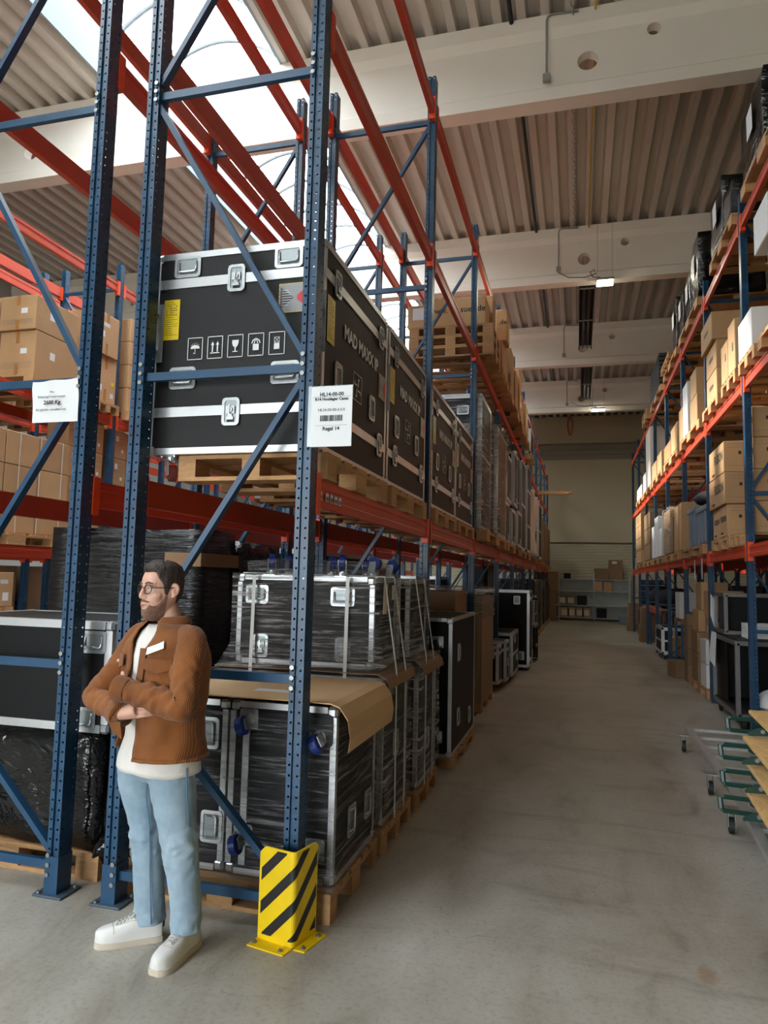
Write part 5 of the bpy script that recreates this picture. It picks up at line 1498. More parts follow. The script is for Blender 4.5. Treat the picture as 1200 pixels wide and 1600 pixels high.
for i, (x0, x1, y, z0, z1) in enumerate(((-1.9, -1.25, 31.2, 0, .9), (-1.9, -1.25, 31.2, .905, 1.55), (-1.85, -1.2, 31.25, 1.555, 2.1), (-1.25, -.95, 32.0, 0, 1.3), (-1.25, -.85, 32.0, 1.305, 2.15))):
    carton('carton of the brown pile at the left of the end wall shelf, %s' % ('bottom front', 'middle front', 'top front', 'bottom rear', 'top rear')[i], x0, x1, y, y + .6, z0, z1, 'card_dark', 'brown cartons by the end wall')
for i in range(2):
    o = MB().cbox(-.35, .35, -.25, .25, 0, .2, .02).build('plastic_crate', 'grey_plastic'); o.location = (2.0, 31.4, i * .205)
    tag(o, 'blue-grey crate on the floor by the end wall, %s' % ('lower', 'upper')[i], 'crate', 'blue-grey crates by the end wall')

# ================================================================== YELLOW UPRIGHT GUARD
gd = thing('upright_guard', 'yellow and black striped steel guard bolted before the front upright', 'guard', (-1.26, 3.17, 0))
A_, C_, B_ = Vector((-.195, .045)), Vector((0, 0)), Vector((.045, .18))
path = [A_ + (C_ - A_) * (i / 6) for i in range(6)]
for i in range(7):                                   # rounded bend
    t_ = i / 6
    p0, p1, p2 = A_ + (C_ - A_) * .88, C_, C_ + (B_ - C_) * .14
    path.append(p0 * (1 - t_) ** 2 + p1 * 2 * t_ * (1 - t_) + p2 * t_ ** 2)
path += [C_ + (B_ - C_) * (.14 + .86 * i / 5) for i in range(1, 6)]
cum = [0]
for a, b in zip(path, path[1:]): cum.append(cum[-1] + (b - a).length)
def on_path(u, off=0.):
    u = max(0, min(u, cum[-1] - 1e-6))
    for i in range(len(path) - 1):
        if cum[i + 1] >= u:
            a, b = path[i], path[i + 1]; d = (b - a).normalized()
            return a + (b - a) * ((u - cum[i]) / (cum[i + 1] - cum[i])) + Vector((d.y, -d.x)) * off
GH = .425
def top_of(u):
    return GH - max(0, .03 - u) * 1.0 - max(0, u - cum[-1] + .02) * .8
def strip(us, lo, hi, o0, o1):
    mb = MB(); n = len(us); vs = []
    for u in us:
        for o in (o0, o1):
            p = on_path(u, o)
            vs += [(p.x, p.y, lo(u)), (p.x, p.y, hi(u))]
    fs = []
    for i in range(n - 1):
        a = i * 4; b = a + 4
        fs += [(a, b, b + 1, a + 1), (a + 2, a + 3, b + 3, b + 2), (a + 1, b + 1, b + 3, a + 3), (a, a + 2, b + 2, b)]
    fs += [(0, 1, 3, 2), ((n - 1) * 4, (n - 1) * 4 + 2, (n - 1) * 4 + 3, (n - 1) * 4 + 1)]
    return mb.add(vs, fs)
NU = 40
strip([cum[-1] * i / NU for i in range(NU + 1)], lambda u: .004, top_of, 0, -.006).build('guard_plate', 'yellow', gd)
for c0 in (.255, .105, -.045, -.195, -.345):
    bw = .058
    us = [u for u in [.012 + (cum[-1] - .02) * i / 60 for i in range(61)] if u + c0 + bw > .035 and u + c0 < top_of(u) - .012]
    if len(us) > 2:
        strip(us, lambda u: max(.03, min(u * 1.0 + c0, top_of(u) - .010)), lambda u: min(top_of(u) - .010, max(.0305, u * 1.0 + c0 + bw)), .0012, -.0002).build('black_stripe', 'black_stripe', gd)
MB().prism([(-.20, .05), (-.215, -.025), (-.02, -.065), (.0, 0)], 0, .006).build('base_flange', 'yellow', gd)
MB().prism([(.005, .0), (.062, -.008), (.105, .172), (.045, .185)], 0, .006).build('base_flange', 'yellow', gd)
for x, y in ((-.19, .005), (-.045, -.03), (.045, .02), (.072, .145)):
    MB().cyl((x, y, .006), (x, y, .009), .013, 12).cyl((x, y, .009), (x, y, .016), .008, 6).build('bolt', 'bolt', gd)

# ================================================================== DOLLIES AND FOLDED BENCHES (right edge)
def dolly(label, loc, rotz, L, Wd, cy=(.3, .22)):
    t = thing('dolly', label, 'dolly', loc, rotz, 'aluminium dollies')
    z0, z1 = .165, .205
    for x in (0, Wd): MB().box(x, x + .055, 0, L, z0, z1).build('side_rail', 'alu', t)
    n = 6
    for i in range(n): 
        y = i * (L - .04) / (n - 1)
        MB().box(.055, Wd, y, y + .03, z0 + .008, z1 - .006).build('cross_bar', 'alu', t)
    for x, s in ((-.10, 1), (Wd + .06, -1)):
        for y in (cy[0], L - cy[1]):
            MB().box(x, x + .10, y - .05, y + .06, .163, .169).build('castor_plate', 'bolt', t)
            c = MB().box(x + .025, x + .031, y - .025, y + .03, .05, .163).box(x + .069, x + .075, y - .025, y + .03, .05, .163).build('castor_fork', 'bolt', t)
            MB().cyl((x + .034, y, .055), (x + .066, y, .055), .055, 18).build('wheel', 'rubber', c)
    return t
dolly('empty front part of the far aluminium dolly beside the folded benches', (1.09, 6.16, 0), 0, 2.05, .68)
dolly('aluminium dolly carrying the folded benches at the right edge', (.955, 3.5, 0), -.055, 2.6, .72, (.25, .58))
def bench(label, x, y1, z, L=2.2, w=.26):
    t = thing('folded_bench', label, 'bench', (x, y1, z), -.05, 'folded benches at the right edge')
    MB().cbox(0, w, -L, 0, .075, .105, .004).build('plank', 'bench_wood', t)
    for y in (-.10, -L + .4):
        MB().box(.02, w - .02, y - .05, y, .05, .075).build('batten', 'bench_wood', t)
    # folded steel leg: cross tube with an out-turned foot loop, hinge plate and bolt
    MB().tube([(w + .05, -.16, .055), (-.14, -.13, .055), (-.165, -.13, .048), (-.16, -.14, -.015), (-.145, -.145, -.03), (.06, -.17, -.03)], .017, 6).build('leg', 'green', t)
    MB().tube([(.02, -.17, .04), (.12, -.5, .035), (.13, -.9, .035)], .017, 6).build('leg', 'green', t)
    MB().prism([(-.06, 0), (.0, .035), (.22, .05), (.26, .05), (.26, -.01), (-.06, -.02)], -.36, -.345, 'y').build('hinge_plate', 'green', t)
    MB().cyl((.03, -.375, .015), (.03, -.36, .015), .014, 10).build('bolt', 'bolt', t)
    return t
for i, (x, y, z) in enumerate(((1.08, 5.42, .245), (1.12, 5.55, .385), (1.14, 5.72, .525), (1.24, 6.0, .665))):
    bench('folded wooden bench with green legs in the aisle-side pile, %s' % ('lowest', 'second lowest', 'third lowest', 'topmost')[i], x, y, z)
for i, (x, y, z) in enumerate(((1.40, 5.5, .245), (1.42, 5.7, .385), (1.44, 5.8, .525), (1.54, 6.05, .665))):
    bench('folded wooden bench with green legs in the inner pile, %s' % ('lowest', 'second lowest', 'third lowest', 'topmost')[i], x, y, z)

# ================================================================== THE MAN
def cloth(name, col, dark, scale, bump, rib=0., rough=.85):
    k = NT(name)
    k.b.inputs['Roughness'].default_value = rough
    v = k.coords((1, 1, 1))
    n1 = k.noise(v, scale, 5, .6)
    k.l(k.ramp(n1, [(.3, dark), (.65, col)]), k.b.inputs['Base Color'])
    k.b.inputs['Sheen Weight'].default_value = .15
    h = k.noise(v, 240, 2)
    if rib:
        w_ = k.n('TexWave'); w_.inputs['Scale'].default_value = rib; w_.inputs['Distortion'].default_value = .6
        w_.bands_direction = 'X'
        k.l(v, w_.inputs['Vector']); h = k.math('ADD', w_.outputs[1], k.math('MULTIPLY', h, .4))
    k.bump(h, bump, .004)
    return k.m
M['jacket'] = cloth('brown_corduroy', srgb(138, 80, 28), srgb(108, 60, 18), 5, .35, 55)
M['jeans'] = cloth('light_blue_denim', srgb(156, 176, 190), srgb(112, 140, 158), 4, .25)
M['shirt'] = cloth('white_cotton', srgb(226, 222, 216), srgb(210, 206, 200), 6, .15)
M['shoe'] = pm('white_leather', srgb(214, 212, 208), .45, var=.04, bump=.04, bscale=40)
M['lace'] = pm('grey_white_lace', srgb(186, 184, 180), .7)
M['sole'] = pm('off_white_rubber_sole', srgb(198, 186, 168), .6, var=.06)
M['hair'] = pm('dark_brown_hair', srgb(58, 46, 40), .6, var=.35, vscale=60, stretch=(1, 1, .25), bump=.6, bscale=90)
M['beard'] = pm('brown_beard', srgb(124, 92, 74), .8, var=.3, vscale=90, bump=.5, bscale=160)
M['glasses'] = pm('dark_glasses_frame', srgb(30, 24, 26), .3)
M['eye_white'] = pm('eye_white', srgb(224, 218, 212), .3)
M['iris'] = pm('iris', srgb(60, 62, 66), .3)
M['lip'] = pm('lip', srgb(176, 112, 100), .5)
k = NT('skin')
v = k.coords((1, 1, 1))
k.l(k.ramp(k.noise(v, 14, 4), [(.3, srgb(204, 154, 132)), (.7, srgb(220, 174, 152))]), k.b.inputs['Base Color'])
k.b.inputs['Roughness'].default_value = .5
k.b.inputs['Subsurface Weight'].default_value = .08
k.b.inputs['Subsurface Radius'].default_value = (.02, .008, .005)
M['skin'] = k.m

PX, PY = -1.868, 2.975
PH = math.radians(-22)
S_ = Vector((math.cos(PH), math.sin(PH), 0)); F_ = Vector((math.sin(PH), -math.cos(PH), 0)); Z_ = Vector((0, 0, 1))
man = None
def spline(keys, n):
    """Catmull-Rom through (vector..., radius) tuples"""
    out = []
    K = [keys[0]] + list(keys) + [keys[-1]]
    for i in range(1, len(K) - 2):
        for j in range(n):
            t = j / n
            out.append(tuple(.5 * (2 * b + (c - a) * t + (2 * a - 5 * b + 4 * c - d) * t * t + (3 * b - a - 3 * c + d) * t ** 3) for a, b, c, d in zip(K[i - 1], K[i], K[i + 1], K[i + 2])))
    out.append(tuple(keys[-1]))
    return out
def limb(mb, keys, n=6, seg=20, wr=0., seed=0, zone=None):
    """tube through keyed points; wr: depth of the cloth folds relative to the radius"""
    P = spline(keys, n)
    pts, rs = [Vector(p[:3]) for p in P], [p[3] for p in P]
    o = len(mb.v)
    mb.tube(pts, rs, seg)
    if wr:
        s_ = 0.
        for i, c in enumerate(pts):
            if i: s_ += (c - pts[i - 1]).length
            e = wr * (zone(i / (len(pts) - 1)) if zone else 1)
            for q in range(seg):
                p = Vector(mb.v[o + i * seg + q]); d = (p - c) / max(rs[i], 1e-4)
                f = noise.noise(Vector((d.x * 1.1 + seed, d.y * 1.1, s_ * 15 + d.z * .8))) + .55 * noise.noise(Vector((d.x * 2.2, d.y * 2.2 + seed, s_ * 30)))
                f = abs(f) * 1.3 - .35
                mb.v[o + i * seg + q] = tuple(p + d * rs[i] * e * f)
    return mb

# --- body: head, neck, trunk, arms and hands in one skin
def W(s, f, z): return Vector((PX, PY, 0)) + S_ * s + F_ * f + Z_ * z
HA = math.radians(-26)                              # head turned further to his right
hs = Vector((math.cos(HA), math.sin(HA), 0)); hf = Vector((math.sin(HA), -math.cos(HA), 0))
HC = Vector((-1.893, 2.955, 1.478))                 # below the chin, head axis
LVL = [(-.004, .050, .0, .018), (.006, .076, -.008, .032), (.025, .091, -.018, .043), (.05, .093, -.034, .052), (.075, .093, -.058, .060), (.10, .090, -.082, .067), (.125, .087, -.092, .070), (.15, .084, -.098, .0715), (.17, .092, -.1, .0735), (.195, .091, -.1, .074), (.22, .080, -.092, .069), (.245, .058, -.07, .054), (.262, .028, -.036, .028), (.266, .004, -.006, .004)]
def lvl(z):
    for a, b in zip(LVL, LVL[1:]):
        if z <= b[0]:
            t = max(0, (z - a[0]) / (b[0] - a[0]))
            return [p + (q - p) * t for p, q in zip(a, b)]
    return LVL[-1]
def head_pt(th, z, off=0.):
    _, f, b, w = lvl(z)
    c, s = math.cos(th), math.sin(th)
    x = (w + off) * math.copysign(abs(s) ** .82, s)
    y = (f + off) * c ** .95 if c > 0 else (b - off) * (-c) ** .85 
    if c > 0: x *= 1 - .12 * c * (1 if z < .14 else .4)
    return HC + hs * x + hf * y + Z_ * z
body = MB()
n = 32
rings = [[head_pt(2 * PI * i / n, z) for i in range(n)] for z in [-.004 + .27 * j / 30 for j in range(31)]]
vs = [p for r_ in rings for p in r_]
fs = [(j * n + i, j * n + (i + 1) % n, (j + 1) * n + (i + 1) % n, (j + 1) * n + i) for j in range(30) for i in range(n)] + [tuple(range(n))[::-1], tuple(range(30 * n, 31 * n))]
body.add(vs, fs)
def hp(x, y, z): return tuple(HC + hs * x + hf * y + Z_ * z)
# nose, brow ridge, ears
limb(body, [(*hp(0, .084, .158), .010), (*hp(0, .096, .135), .011), (*hp(0, .103, .113), .0125), (*hp(0, .097, .105), .011)], 4, 10)
for s in (-1, 1):
    body.sphere(hp(s * .013, .094, .107), .0095, 8, 6)
    limb(body, [(*hp(s * .012, .088, .166), .007), (*hp(s * .034, .084, .170), .008), (*hp(s * .054, .066, .166), .006)], 3, 8)
    # ear
    e = [(s * .074, -.012, .158), (s * .083, -.024, .166), (s * .086, -.034, .150), (s * .083, -.030, .125), (s * .075, -.014, .108)]
    limb(body, [(*hp(*q), r_) for q, r_ in zip(e, (.006, .008, .009, .008, .007))], 3, 8)
    body.sphere(hp(s * .076, -.02, .135), .017, 8, 6, (.5, .8, 1.3))
    body.sphere(hp(s * .030, .044, .115), .036, 12, 9)           # cheek bone
limb(body, [(*hp(-.022, .086, .078), .006), (*hp(0, .093, .080), .008), (*hp(.022, .086, .078), .006)], 3, 8)
limb(body, [(*hp(-.019, .086, .066), .006), (*hp(0, .092, .064), .008), (*hp(.019, .086, .066), .006)], 3, 8)
# neck and trunk
limb(body, [(*hp(0, -.022, .07), .050), (*W(.0, -.012, 1.49), .055), (*W(0, -.02, 1.44), .062), (*W(0, -.02, 1.40), .09)], 4, 20)
limb(body, [(*W(0, -.01, 1.42), .07), (*W(0, 0, 1.33), .115), (*W(0, 0, 1.15), .12), (*W(0, 0, .95), .12), (*W(0, 0, .86), .12)], 4, 20)
ARM_R = [Vector((-2.042, 3.035, 1.385)), Vector((-2.165, 2.90, 1.115)), Vector((-1.945, 2.765, 1.075))]
ARM_L = [Vector((-1.692, 2.90, 1.388)), Vector((-1.652, 2.765, 1.13)), Vector((-1.935, 2.76, 1.185))]
for A in (ARM_R, ARM_L):
    limb(body, [(*W(0, 0, 1.37), .07), (*A[0], .055), (*A[0].lerp(A[1], .6), .048), (*A[1], .042), (*A[1].lerp(A[2], .4), .040), (*A[2], .028)], 4, 14)
def hand(wrist, d, up, thumb_side):
    d, up = d.normalized(), up.normalized(); sd = d.cross(up).normalized() * thumb_side
    body_p = lambda a, b, c: tuple(wrist + d * a + sd * b + up * c)
    limb(body, [(*body_p(-.02, 0, 0), .026), (*body_p(.025, 0, 0), .030), (*body_p(.06, 0, 0), .034), (*body_p(.085, 0, 0), .030)], 3, 12)
    for q, (o, L) in enumerate(((.030, .070), (.010, .080), (-.010, .075), (-.028, .058))):
        limb(body, [(*body_p(.075, o, 0), .0095), (*body_p(.085 + L * .45, o * 1.1, -.006), .009), (*body_p(.085 + L * .8, o * 1.1, -.022), .0085), (*body_p(.085 + L, o * 1.05, -.038), .007)], 3, 8)
    limb(body, [(*body_p(.015, .026, 0), .012), (*body_p(.045, .050, -.006), .011), (*body_p(.075, .060, -.012), .009)], 3, 8)
hand(ARM_R[2], Vector((.97, .06, .28)), Vector((-.1, -1, .2)), -1)
hand(ARM_L[2], Vector((-.72, .68, .02)), Vector((-.1, -1, 0)), 1)
bo = link('person_src', body.mesh('person', 'skin', False))
md = bo.modifiers.new('r', 'REMESH'); md.mode = 'VOXEL'; md.voxel_size = .0042; md.use_smooth_shade = True
md = bo.modifiers.new('s', 'SMOOTH'); md.factor = .5; md.iterations = 6
man = evaluated(bo, 'person', 'skin')
tag(man, 'standing person in a brown corduroy jacket and light jeans with folded arms', 'person')

# --- face details
for s in (-1, 1):
    MB().sphere(hp(s * .032, .0755, .149), .0105, 12, 8).build('eye', 'eye_white', man, True)
    MB().sphere(hp(s * .0325, .0825, .149), .0052, 10, 6).build('iris', 'iris', man, True)
    limb(MB(), [(*hp(s * .014, .0935, .169), .003), (*hp(s * .032, .092, .175), .0042), (*hp(s * .052, .078, .170), .0025)], 4, 8).build('eyebrow', 'hair', man, True)
    limb(MB(), [(*hp(s * .020, .0855, .1555), .0022), (*hp(s * .032, .0875, .1585), .0028), (*hp(s * .046, .078, .1545), .002)], 4, 6).build('eyelid', 'skin', man, True)
mb = limb(MB(), [(*hp(-.023, .0865, .0715), .0025), (*hp(-.008, .0965, .074), .0045), (*hp(.008, .0965, .074), .0045), (*hp(.023, .0865, .0715), .0025)], 4, 8)
limb(mb, [(*hp(-.018, .088, .067), .003), (*hp(0, .0965, .0645), .005), (*hp(.018, .088, .067), .003)], 4, 8)
mb.build('mouth', 'lip', man, True)

def face_patch(name, mat, thmap, off, th0=-PI, th1=PI, nt=64, nz=26, rough=.0, seed=0):
    """shell over the head between two heights per angle"""
    mb = MB(); vs = []
    for i in range(nt + 1):
        th = th0 + (th1 - th0) * i / nt
        za, zb = thmap(th)
        for j in range(nz + 1):
            z = za + (zb - za) * j / nz
            e = min(1, 5 * min(j / nz, (1 - j / nz) if zb < .262 else 1) + .0)
            o = off(th, z) * e
            p = head_pt(th, z, o)
            if z > .2: p = p + Z_ * (o * max(0, (z - .2) / .066))
            if rough: p = p + noise.noise_vector(Vector((th * 9, z * 30, seed))) * rough * e
            vs.append(tuple(p))
    fs = [(i * (nz + 1) + j, (i + 1) * (nz + 1) + j, (i + 1) * (nz + 1) + j + 1, i * (nz + 1) + j + 1) for i in range(nt) for j in range(nz)]
    return mb.add(vs, fs).build(name, mat, man, True)
def interp(x, pts):
    for (a, b), (c, d) in zip(pts, pts[1:]):
        if x <= c: return b + (d - b) * max(0, (x - a)) / (c - a)
    return pts[-1][1]
hl = [(0, .221), (25, .224), (42, .222), (56, .192), (68, .172), (76, .118), (86, .118), (92, .168), (104, .168), (116, .10), (140, .06), (180, .045)]
face_patch('hair', 'hair', lambda th: (interp(abs(math.degrees(th)), hl), .2655), lambda th, z: interp(abs(math.degrees(th)), [(0, .010), (40, .008), (65, .004), (120, .004), (180, .006)]) + .009 * max(0, min(1, (z - .205) / .03)), -PI, PI, 72, 28, .0035, 3)
bt = [(0, .052), (18, .053), (24, .060), (32, .074), (46, .066), (60, .070), (72, .094), (80, .122), (86, .122)]
face_patch('beard', 'beard', lambda th: (-.003, interp(abs(math.degrees(th)), bt)), lambda th, z: .0036 - .0008 * abs(th), math.radians(-84), math.radians(84), 48, 20, .0018, 5)
face_patch('moustache', 'beard', lambda th: (.083, .097 - .010 * abs(math.degrees(th)) / 32), lambda th, z: .0055, math.radians(-32), math.radians(32), 24, 6, .001, 6)

# --- glasses
gl = bpy.data.objects.new('glasses', None); COL.objects.link(gl); gl.parent = man
k = NT('spectacle_lens')
tr = k.n('BsdfTransparent'); gs = k.n('BsdfGlossy'); gs.inputs['Roughness'].default_value = .05
mx = k.n('MixShader'); mx.inputs[0].default_value = .10
k.l(tr.outputs[0], mx.inputs[1]); k.l(gs.outputs[0], mx.inputs[2]); k.l(mx.outputs[0], k.out.inputs['Surface'])
M['lens'] = k.m
for s in (-1, 1):
    c = Vector((s * .034, .098, .144))
    circ = [hp(c.x + .024 * math.cos(a), c.y - .010 * abs(math.cos(a)) * (1 if math.cos(a) * s > 0 else .2), c.z + .0215 * math.sin(a)) for a in [2 * PI * i / 24 for i in range(24)]]
    MB().tube(circ, .0021, 6, True).build('rim', 'glasses', gl, True)
    MB().add(circ, [tuple(range(24))]).build('lens', 'lens', gl)
    MB().tube([hp(s * .057, .090, .150), hp(s * .072, .075, .153), hp(s * .079, .03, .152), hp(s * .080, -.018, .152), hp(s * .079, -.036, .138)], .002, 6).build('temple', 'glasses', gl, True)
MB().tube([hp(-.012, .1, .150), hp(0, .103, .153), hp(.012, .1, .150)], .002, 6).build('bridge', 'glasses', gl, True)

# --- torso garments
TOR = [(.80, .222, .172), (.86, .220, .166), (.95, .205, .146), (1.05, .203, .144), (1.15, .208, .147), (1.25, .216, .148), (1.33, .214, .142), (1.385, .200, .128), (1.425, .155, .108), (1.455, .105, .092), (1.475, .082, .082)]
def tor(z):
    for a, b in zip(TOR, TOR[1:]):
        if z <= b[0]:
            t = max(0, (z - a[0]) / (b[0] - a[0]))
            return [p + (q - p) * t for p, q in zip(a, b)]
    return TOR[-1]
def tpt(th, z, off=0.):
    _, a, b = tor(z)
    c, s = math.cos(th), math.sin(th)
    return W((a + off) * math.copysign(abs(s) ** .9, s), (b + off) * math.copysign(abs(c) ** .9, c) - .012 * (z - .9), z)
def garment(name, mat, lo, hi, off, zs, nt=64, wr=0., thick=.005, seed=0, parent=None):
    mb = MB(); vs = []; nz = len(zs) - 1
    for i in range(nt + 1):
        for z in zs:
            a, b = lo(z), hi(z)
            th = a + (b - a) * i / nt
            p = tpt(th, z, off)
            if wr: p = p + noise.noise_vector(Vector((p.x * 7, p.y * 7, p.z * 9)) + Vector((seed, seed, 0))) * wr + noise.noise_vector(Vector((p.x * 16, p.y * 16, p.z * 5)) + Vector((seed, 0, 0))) * wr * .5
            vs.append(tuple(p))
    fs = [(i * (nz + 1) + j, (i + 1) * (nz + 1) + j, (i + 1) * (nz + 1) + j + 1, i * (nz + 1) + j + 1) for i in range(nt) for j in range(nz)]
    o = link(name + '_src', mb.add(vs, fs).mesh(name, mat, True))
    sd = o.modifiers.new('s', 'SOLIDIFY'); sd.thickness = thick; sd.offset = -1
    return o
zz = lambda a, b, n_: [a + (b - a) * i / n_ for i in range(n_ + 1)]
sh = garment('shirt', 'shirt', lambda z: -PI, lambda z: PI, -.008, zz(.805, 1.462, 32), 64, .007, .004, 2)
evaluated(sh, 'shirt', 'shirt', man)
dg = math.radians
LO = lambda z: dg(interp(z, [(.86, 8), (1.0, 6), (1.12, 3), (1.25, 5), (1.36, 10), (1.43, 22), (1.48, 36)]))
HI = lambda z: dg(360 + interp(z, [(.86, -58), (1.0, -42), (1.12, -20), (1.25, -10), (1.36, -12), (1.43, -24), (1.48, -40)]))
jk = garment('jacket', 'jacket', LO, HI, .018, zz(.868, 1.468, 34), 80, .013, .007, 5)
jk = evaluated(jk, 'jacket', 'jacket', man)
# sleeves: part of the jacket's own mesh
sl = MB()
ext = lambda A, t: A[1].lerp(A[2], t)
limb(sl, [(*W(-.10, -.01, 1.37), .072), (*ARM_R[0], .070), (*ARM_R[0].lerp(ARM_R[1], .5), .061), (*(ARM_R[1] + Vector((-.010, 0, .008))), .058), (*ext(ARM_R, .35), .056), (*ext(ARM_R, .75), .051), (*ext(ARM_R, 1.02), .053)], 14, 32, .20, 1, lambda t: .35 + .9 * min(1, max(0, (t - .2) * 3)))
limb(sl, [(*W(.10, -.01, 1.37), .072), (*ARM_L[0], .071), (*ARM_L[0].lerp(ARM_L[1], .5), .064), (*(ARM_L[1] + Vector((.012, -.004, 0))), .060), (*ext(ARM_L, .35), .057), (*ext(ARM_L, .75), .051), (*ext(ARM_L, 1.10), .050)], 14, 32, .20, 4, lambda t: .35 + .9 * min(1, max(0, (t - .2) * 3)))
sm = sl.mesh('sleeves', 'jacket', True)
bm = bmesh.new(); bm.from_mesh(jk.data); bm.from_mesh(sm); bm.to_mesh(jk.data); bm.free()
jk.data.polygons.foreach_set('use_smooth', [True] * len(jk.data.polygons))
# cuffs
def cuff(A, t0, t1, r):
    a, b = A[1].lerp(A[2], t0), A[1].lerp(A[2], t1)
    limb(MB(), [(*a, r - .002), (*a.lerp(b, .1), r + .001), (*a.lerp(b, .9), r + .003), (*b, r + .001)], 4, 24, .03, 3).build('cuff', 'jacket', man, True)
cuff(ARM_R, .84, 1.06, .056); cuff(ARM_L, .90, 1.12, .053)
MB().add([tuple(ARM_R[2] + Vector(q)) for q in ((-.02, -.052, -.03), (.035, -.05, -.02), (.045, -.045, -.095), (.0, -.05, -.07), (-.02, -.046, -.03), (.035, -.044, -.02), (.045, -.039, -.095), (.0, -.044, -.07))], [(0, 1, 2, 3), (7, 6, 5, 4), (0, 4, 5, 1), (1, 5, 6, 2), (2, 6, 7, 3), (3, 7, 4, 0)]).build('cuff_tab', 'jacket', man)
# collar with two points
mb = MB(); vs = []; NT_ = 40
for i in range(NT_ + 1):
    th = dg(26 + 308 * i / NT_)
    e = abs(i / NT_ - .5) * 2                       # 1 at the points
    for q, (r_, z) in enumerate(((.064, 1.468), (.068, 1.505 - .012 * e), (.078, 1.512 - .014 * e), (.105 + .022 * e ** 3, 1.470 - .012 * e - .024 * e ** 6))):
        c, s = math.cos(th), math.sin(th)
        vs.append(tuple(W(r_ * 1.08 * s, r_ * (c if c < 0 else c * 1.1) - .015, z)))
fs = [(i * 4 + j, (i + 1) * 4 + j, (i + 1) * 4 + j + 1, i * 4 + j + 1) for i in range(NT_) for j in range(3)]
co = link('collar_src', mb.add(vs, fs).mesh('collar', 'jacket', True))
sd = co.modifiers.new('s', 'SOLIDIFY'); sd.thickness = .006
sb = co.modifiers.new('b', 'SUBSURF'); sb.levels = 1
evaluated(co, 'collar', 'jacket', man)
# chest pockets, seams, buttons and name tag laid on the jacket surface
def patch(name, mat, th0, th1, z0, z1, off, tip=0., n_=10, tilt=0.):
    mb = MB(); vs = []
    for k_ in (0, 1):
        for i in range(n_ + 1):
            t = i / n_
            for z, e in ((z0 - tip * (1 - abs(2 * t - 1)), 0), (z1, 1)):
                p = tpt(dg(th0 + (th1 - th0) * t), z + tilt * t, .017 + off - .004 * k_)
                vs.append(tuple(p))
    m_ = (n_ + 1) * 2
    fs = []
    for i in range(n_):
        a = i * 2
        fs += [(a, a + 2, a + 3, a + 1), (m_ + a, m_ + a + 1, m_ + a + 3, m_ + a + 2), (a + 1, a + 3, m_ + a + 3, m_ + a + 1), (a, m_ + a, m_ + a + 2, a + 2)]
    fs += [(0, 1, m_ + 1, m_), (n_ * 2, m_ + n_ * 2, m_ + n_ * 2 + 1, n_ * 2 + 1)]
    return mb.add(vs, fs).build(name, mat, man, False)
patch('pocket_flap', 'jacket', -62, -20, 1.272, 1.322, .014, .016)
patch('pocket_flap', 'jacket', 16, 52, 1.272, 1.318, .014, .016)
patch('hem_band', 'jacket', 10, 150, .872, .885, .010)
patch('placket', 'jacket', 6, 15, 1.22, 1.36, .012)
patch('name_tag', 'paper', 18, 40, 1.335, 1.366, .022, 0, 8, .032)
for th, z in ((-42, 1.285), (-48, .99)):
    p = tpt(dg(th), z, .034)
    MB().sphere(tuple(p), .008, 8, 6).build('button', 'paper_warm', man, True)

# --- jeans
jn = MB()
limb(jn, [(-1.965, 3.0, .86, .100), (-1.992, 3.012, .775, .103), (-1.985, 3.02, .685, .098), (-1.955, 3.025, .56, .083), (-1.945, 3.028, .47, .079), (-1.936, 3.035, .34, .073), (-1.935, 3.05, .20, .070), (-1.930, 3.06, .095, .068), (-1.928, 3.06, .075, .066)], 14, 36, .17, 2, lambda t: .25 + 1.0 * max(0, 1 - abs(t - .5) * 7) + 1.2 * max(0, (t - .72) * 3.4) + .6 * max(0, .25 - t) * 3)
limb(jn, [(-1.795, 2.945, .87, .100), (-1.785, 2.94, .80, .104), (-1.768, 2.94, .715, .100), (-1.742, 2.945, .56, .085), (-1.728, 2.95, .47, .080), (-1.716, 2.97, .34, .073), (-1.708, 2.99, .22, .070), (-1.712, 3.0, .115, .068), (-1.712, 3.0, .095, .066)], 14, 36, .17, 6, lambda t: .25 + 1.0 * max(0, 1 - abs(t - .5) * 7) + 1.2 * max(0, (t - .72) * 3.4) + .6 * max(0, .25 - t) * 3)
limb(jn, [(*W(0, 0, .93), .12), (*W(0, 0, .86), .135), (*W(0, .0, .80), .135), (*W(0, .0, .755), .09)], 5, 28)
jo = link('jeans_src', jn.mesh('jeans', 'jeans', False))
md = jo.modifiers.new('r', 'REMESH'); md.mode = 'VOXEL'; md.voxel_size = .006; md.use_smooth_shade = True
md = jo.modifiers.new('s', 'SMOOTH'); md.factor = .5; md.iterations = 2
jeans = evaluated(jo, 'jeans', 'jeans', man)
M['seam'] = pm('denim_seam', srgb(86, 120, 150), .8)
MB().tube([(-1.905, 2.94, .80), (-1.905, 2.935, .68), (-1.893, 2.955, .55), (-1.89, 2.965, .45), (-1.888, 2.972, .33), (-1.885, 2.985, .2), (-1.882, 2.995, .1)], .003, 5).build('leg_seam', 'seam', jeans, True)
MB().tube([(-1.672, 2.878, .84), (-1.668, 2.885, .72), (-1.662, 2.91, .58)], .003, 5).build('leg_seam', 'seam', jeans, True)

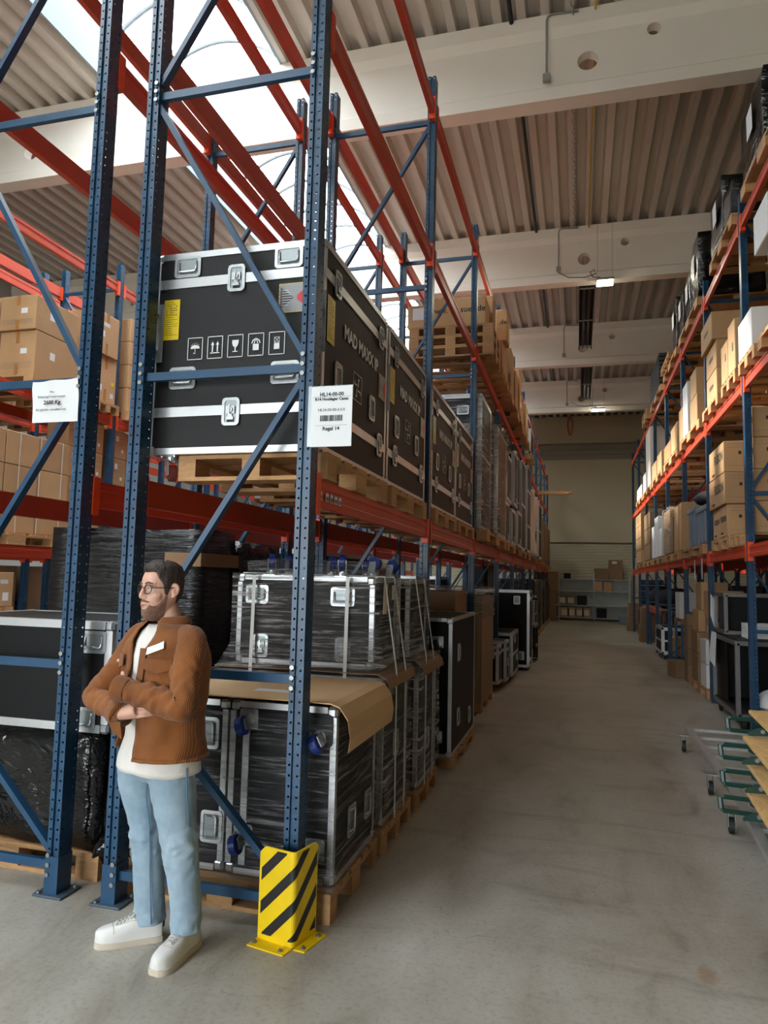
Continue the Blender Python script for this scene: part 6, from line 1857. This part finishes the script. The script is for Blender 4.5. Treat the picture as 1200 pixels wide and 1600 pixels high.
# --- shoes
def shoe(loc, rot, label):
    """toe along +x, heel at 0"""
    t = bpy.data.objects.new('shoe', None); COL.objects.link(t); t.parent = man
    t.location = loc; t.rotation_euler = (0, 0, rot); t['label'] = label
    prof = [(-.005, .030, .060), (.02, .038, .072), (.06, .040, .078), (.10, .041, .085), (.135, .045, .078), (.17, .049, .064), (.21, .051, .054), (.25, .046, .046), (.275, .034, .038), (.288, .016, .028)]
    mb = MB(); n_ = 16; vs = []
    for x, w_, h_ in spline(prof, 3):
        for i in range(n_):
            a = PI * i / (n_ - 1)
            vs.append((x, -w_ * math.copysign(abs(math.cos(a)) ** .7, math.cos(a)), .022 + (h_ + .012) * math.sin(a) ** .75))
    m_ = len(vs) // n_
    fs = [(j * n_ + i, j * n_ + i + 1, (j + 1) * n_ + i + 1, (j + 1) * n_ + i) for j in range(m_ - 1) for i in range(n_ - 1)]
    fs += [tuple(range(n_)), tuple(range((m_ - 1) * n_, m_ * n_))[::-1]]
    mb.add(vs, fs)
    mb.tube([(.045, 0, .08), (.045, 0, .112)], [.040, .042], 16)
    mb.build('upper', 'shoe', t, True)
    so = [(x, -w_ - .005) for x, w_, h_ in spline(prof, 3)] + [(x, w_ + .005) for x, w_, h_ in spline(prof, 3)[::-1]]
    so = [(x * 1.015 - .002, y) for x, y in so]
    MB().prism(so, .0, .025).build('sole', 'sole', t)
    hz_ = lambda x: interp(x, [(p[0], p[2]) for p in prof])
    wz_ = lambda x: interp(x, [(p[0], p[1]) for p in prof])
    def on_top(x, y):
        c = min(.999, abs(y) / wz_(x)) ** (1 / .7)
        return .022 + (hz_(x) + .012) * (math.sqrt(1 - c * c)) ** .75
    def lace(x0, y0, x1, y1, r_=.0032, n_=6, lift=.0025):
        return MB().tube([(x0 + (x1 - x0) * i / n_, y0 + (y1 - y0) * i / n_, on_top(x0 + (x1 - x0) * i / n_, y0 + (y1 - y0) * i / n_) + lift) for i in range(n_ + 1)], r_, 6)
    for i in range(6):
        x = .105 + i * .016; yw = .024 - i * .001
        lace(x, -yw, x + .014, yw).build('lace', 'lace', t, True)
        lace(x, yw, x + .014, -yw).build('lace', 'lace', t, True)
    for sy in (-1, 1):
        lace(.10, sy * .030, .205, sy * .022, .0016, 10, .001).build('stitch_line', 'sole', t, True)
    MB().tube([(.207 + .012 * (1 - abs(q / 8)), .046 * q / 8, on_top(.207, .046 * q / 8) + .0008) for q in range(-8, 9)], .0016, 5).build('stitch_line', 'sole', t, True)
    MB().cbox(-.014, .006, -.022, .022, .055, .105, .006).build('heel_tab', 'black_print', t)
    for q in ((.02, .01), (-.015, .02)):
        MB().tube([(.112, 0, .130), (.118, q[0], .138), (.130, q[0] * 2, .122), (.122, q[0] * .6, .124)], .003, 6).build('lace_bow', 'lace', t, True)
    return t
shoe((-1.885, 3.085, 0), math.atan2(-.162, -.25), 'white leather trainer pointing left')
shoe((-1.708, 3.085, 0), math.atan2(-.28, -.025), 'white leather trainer pointing to the viewer')
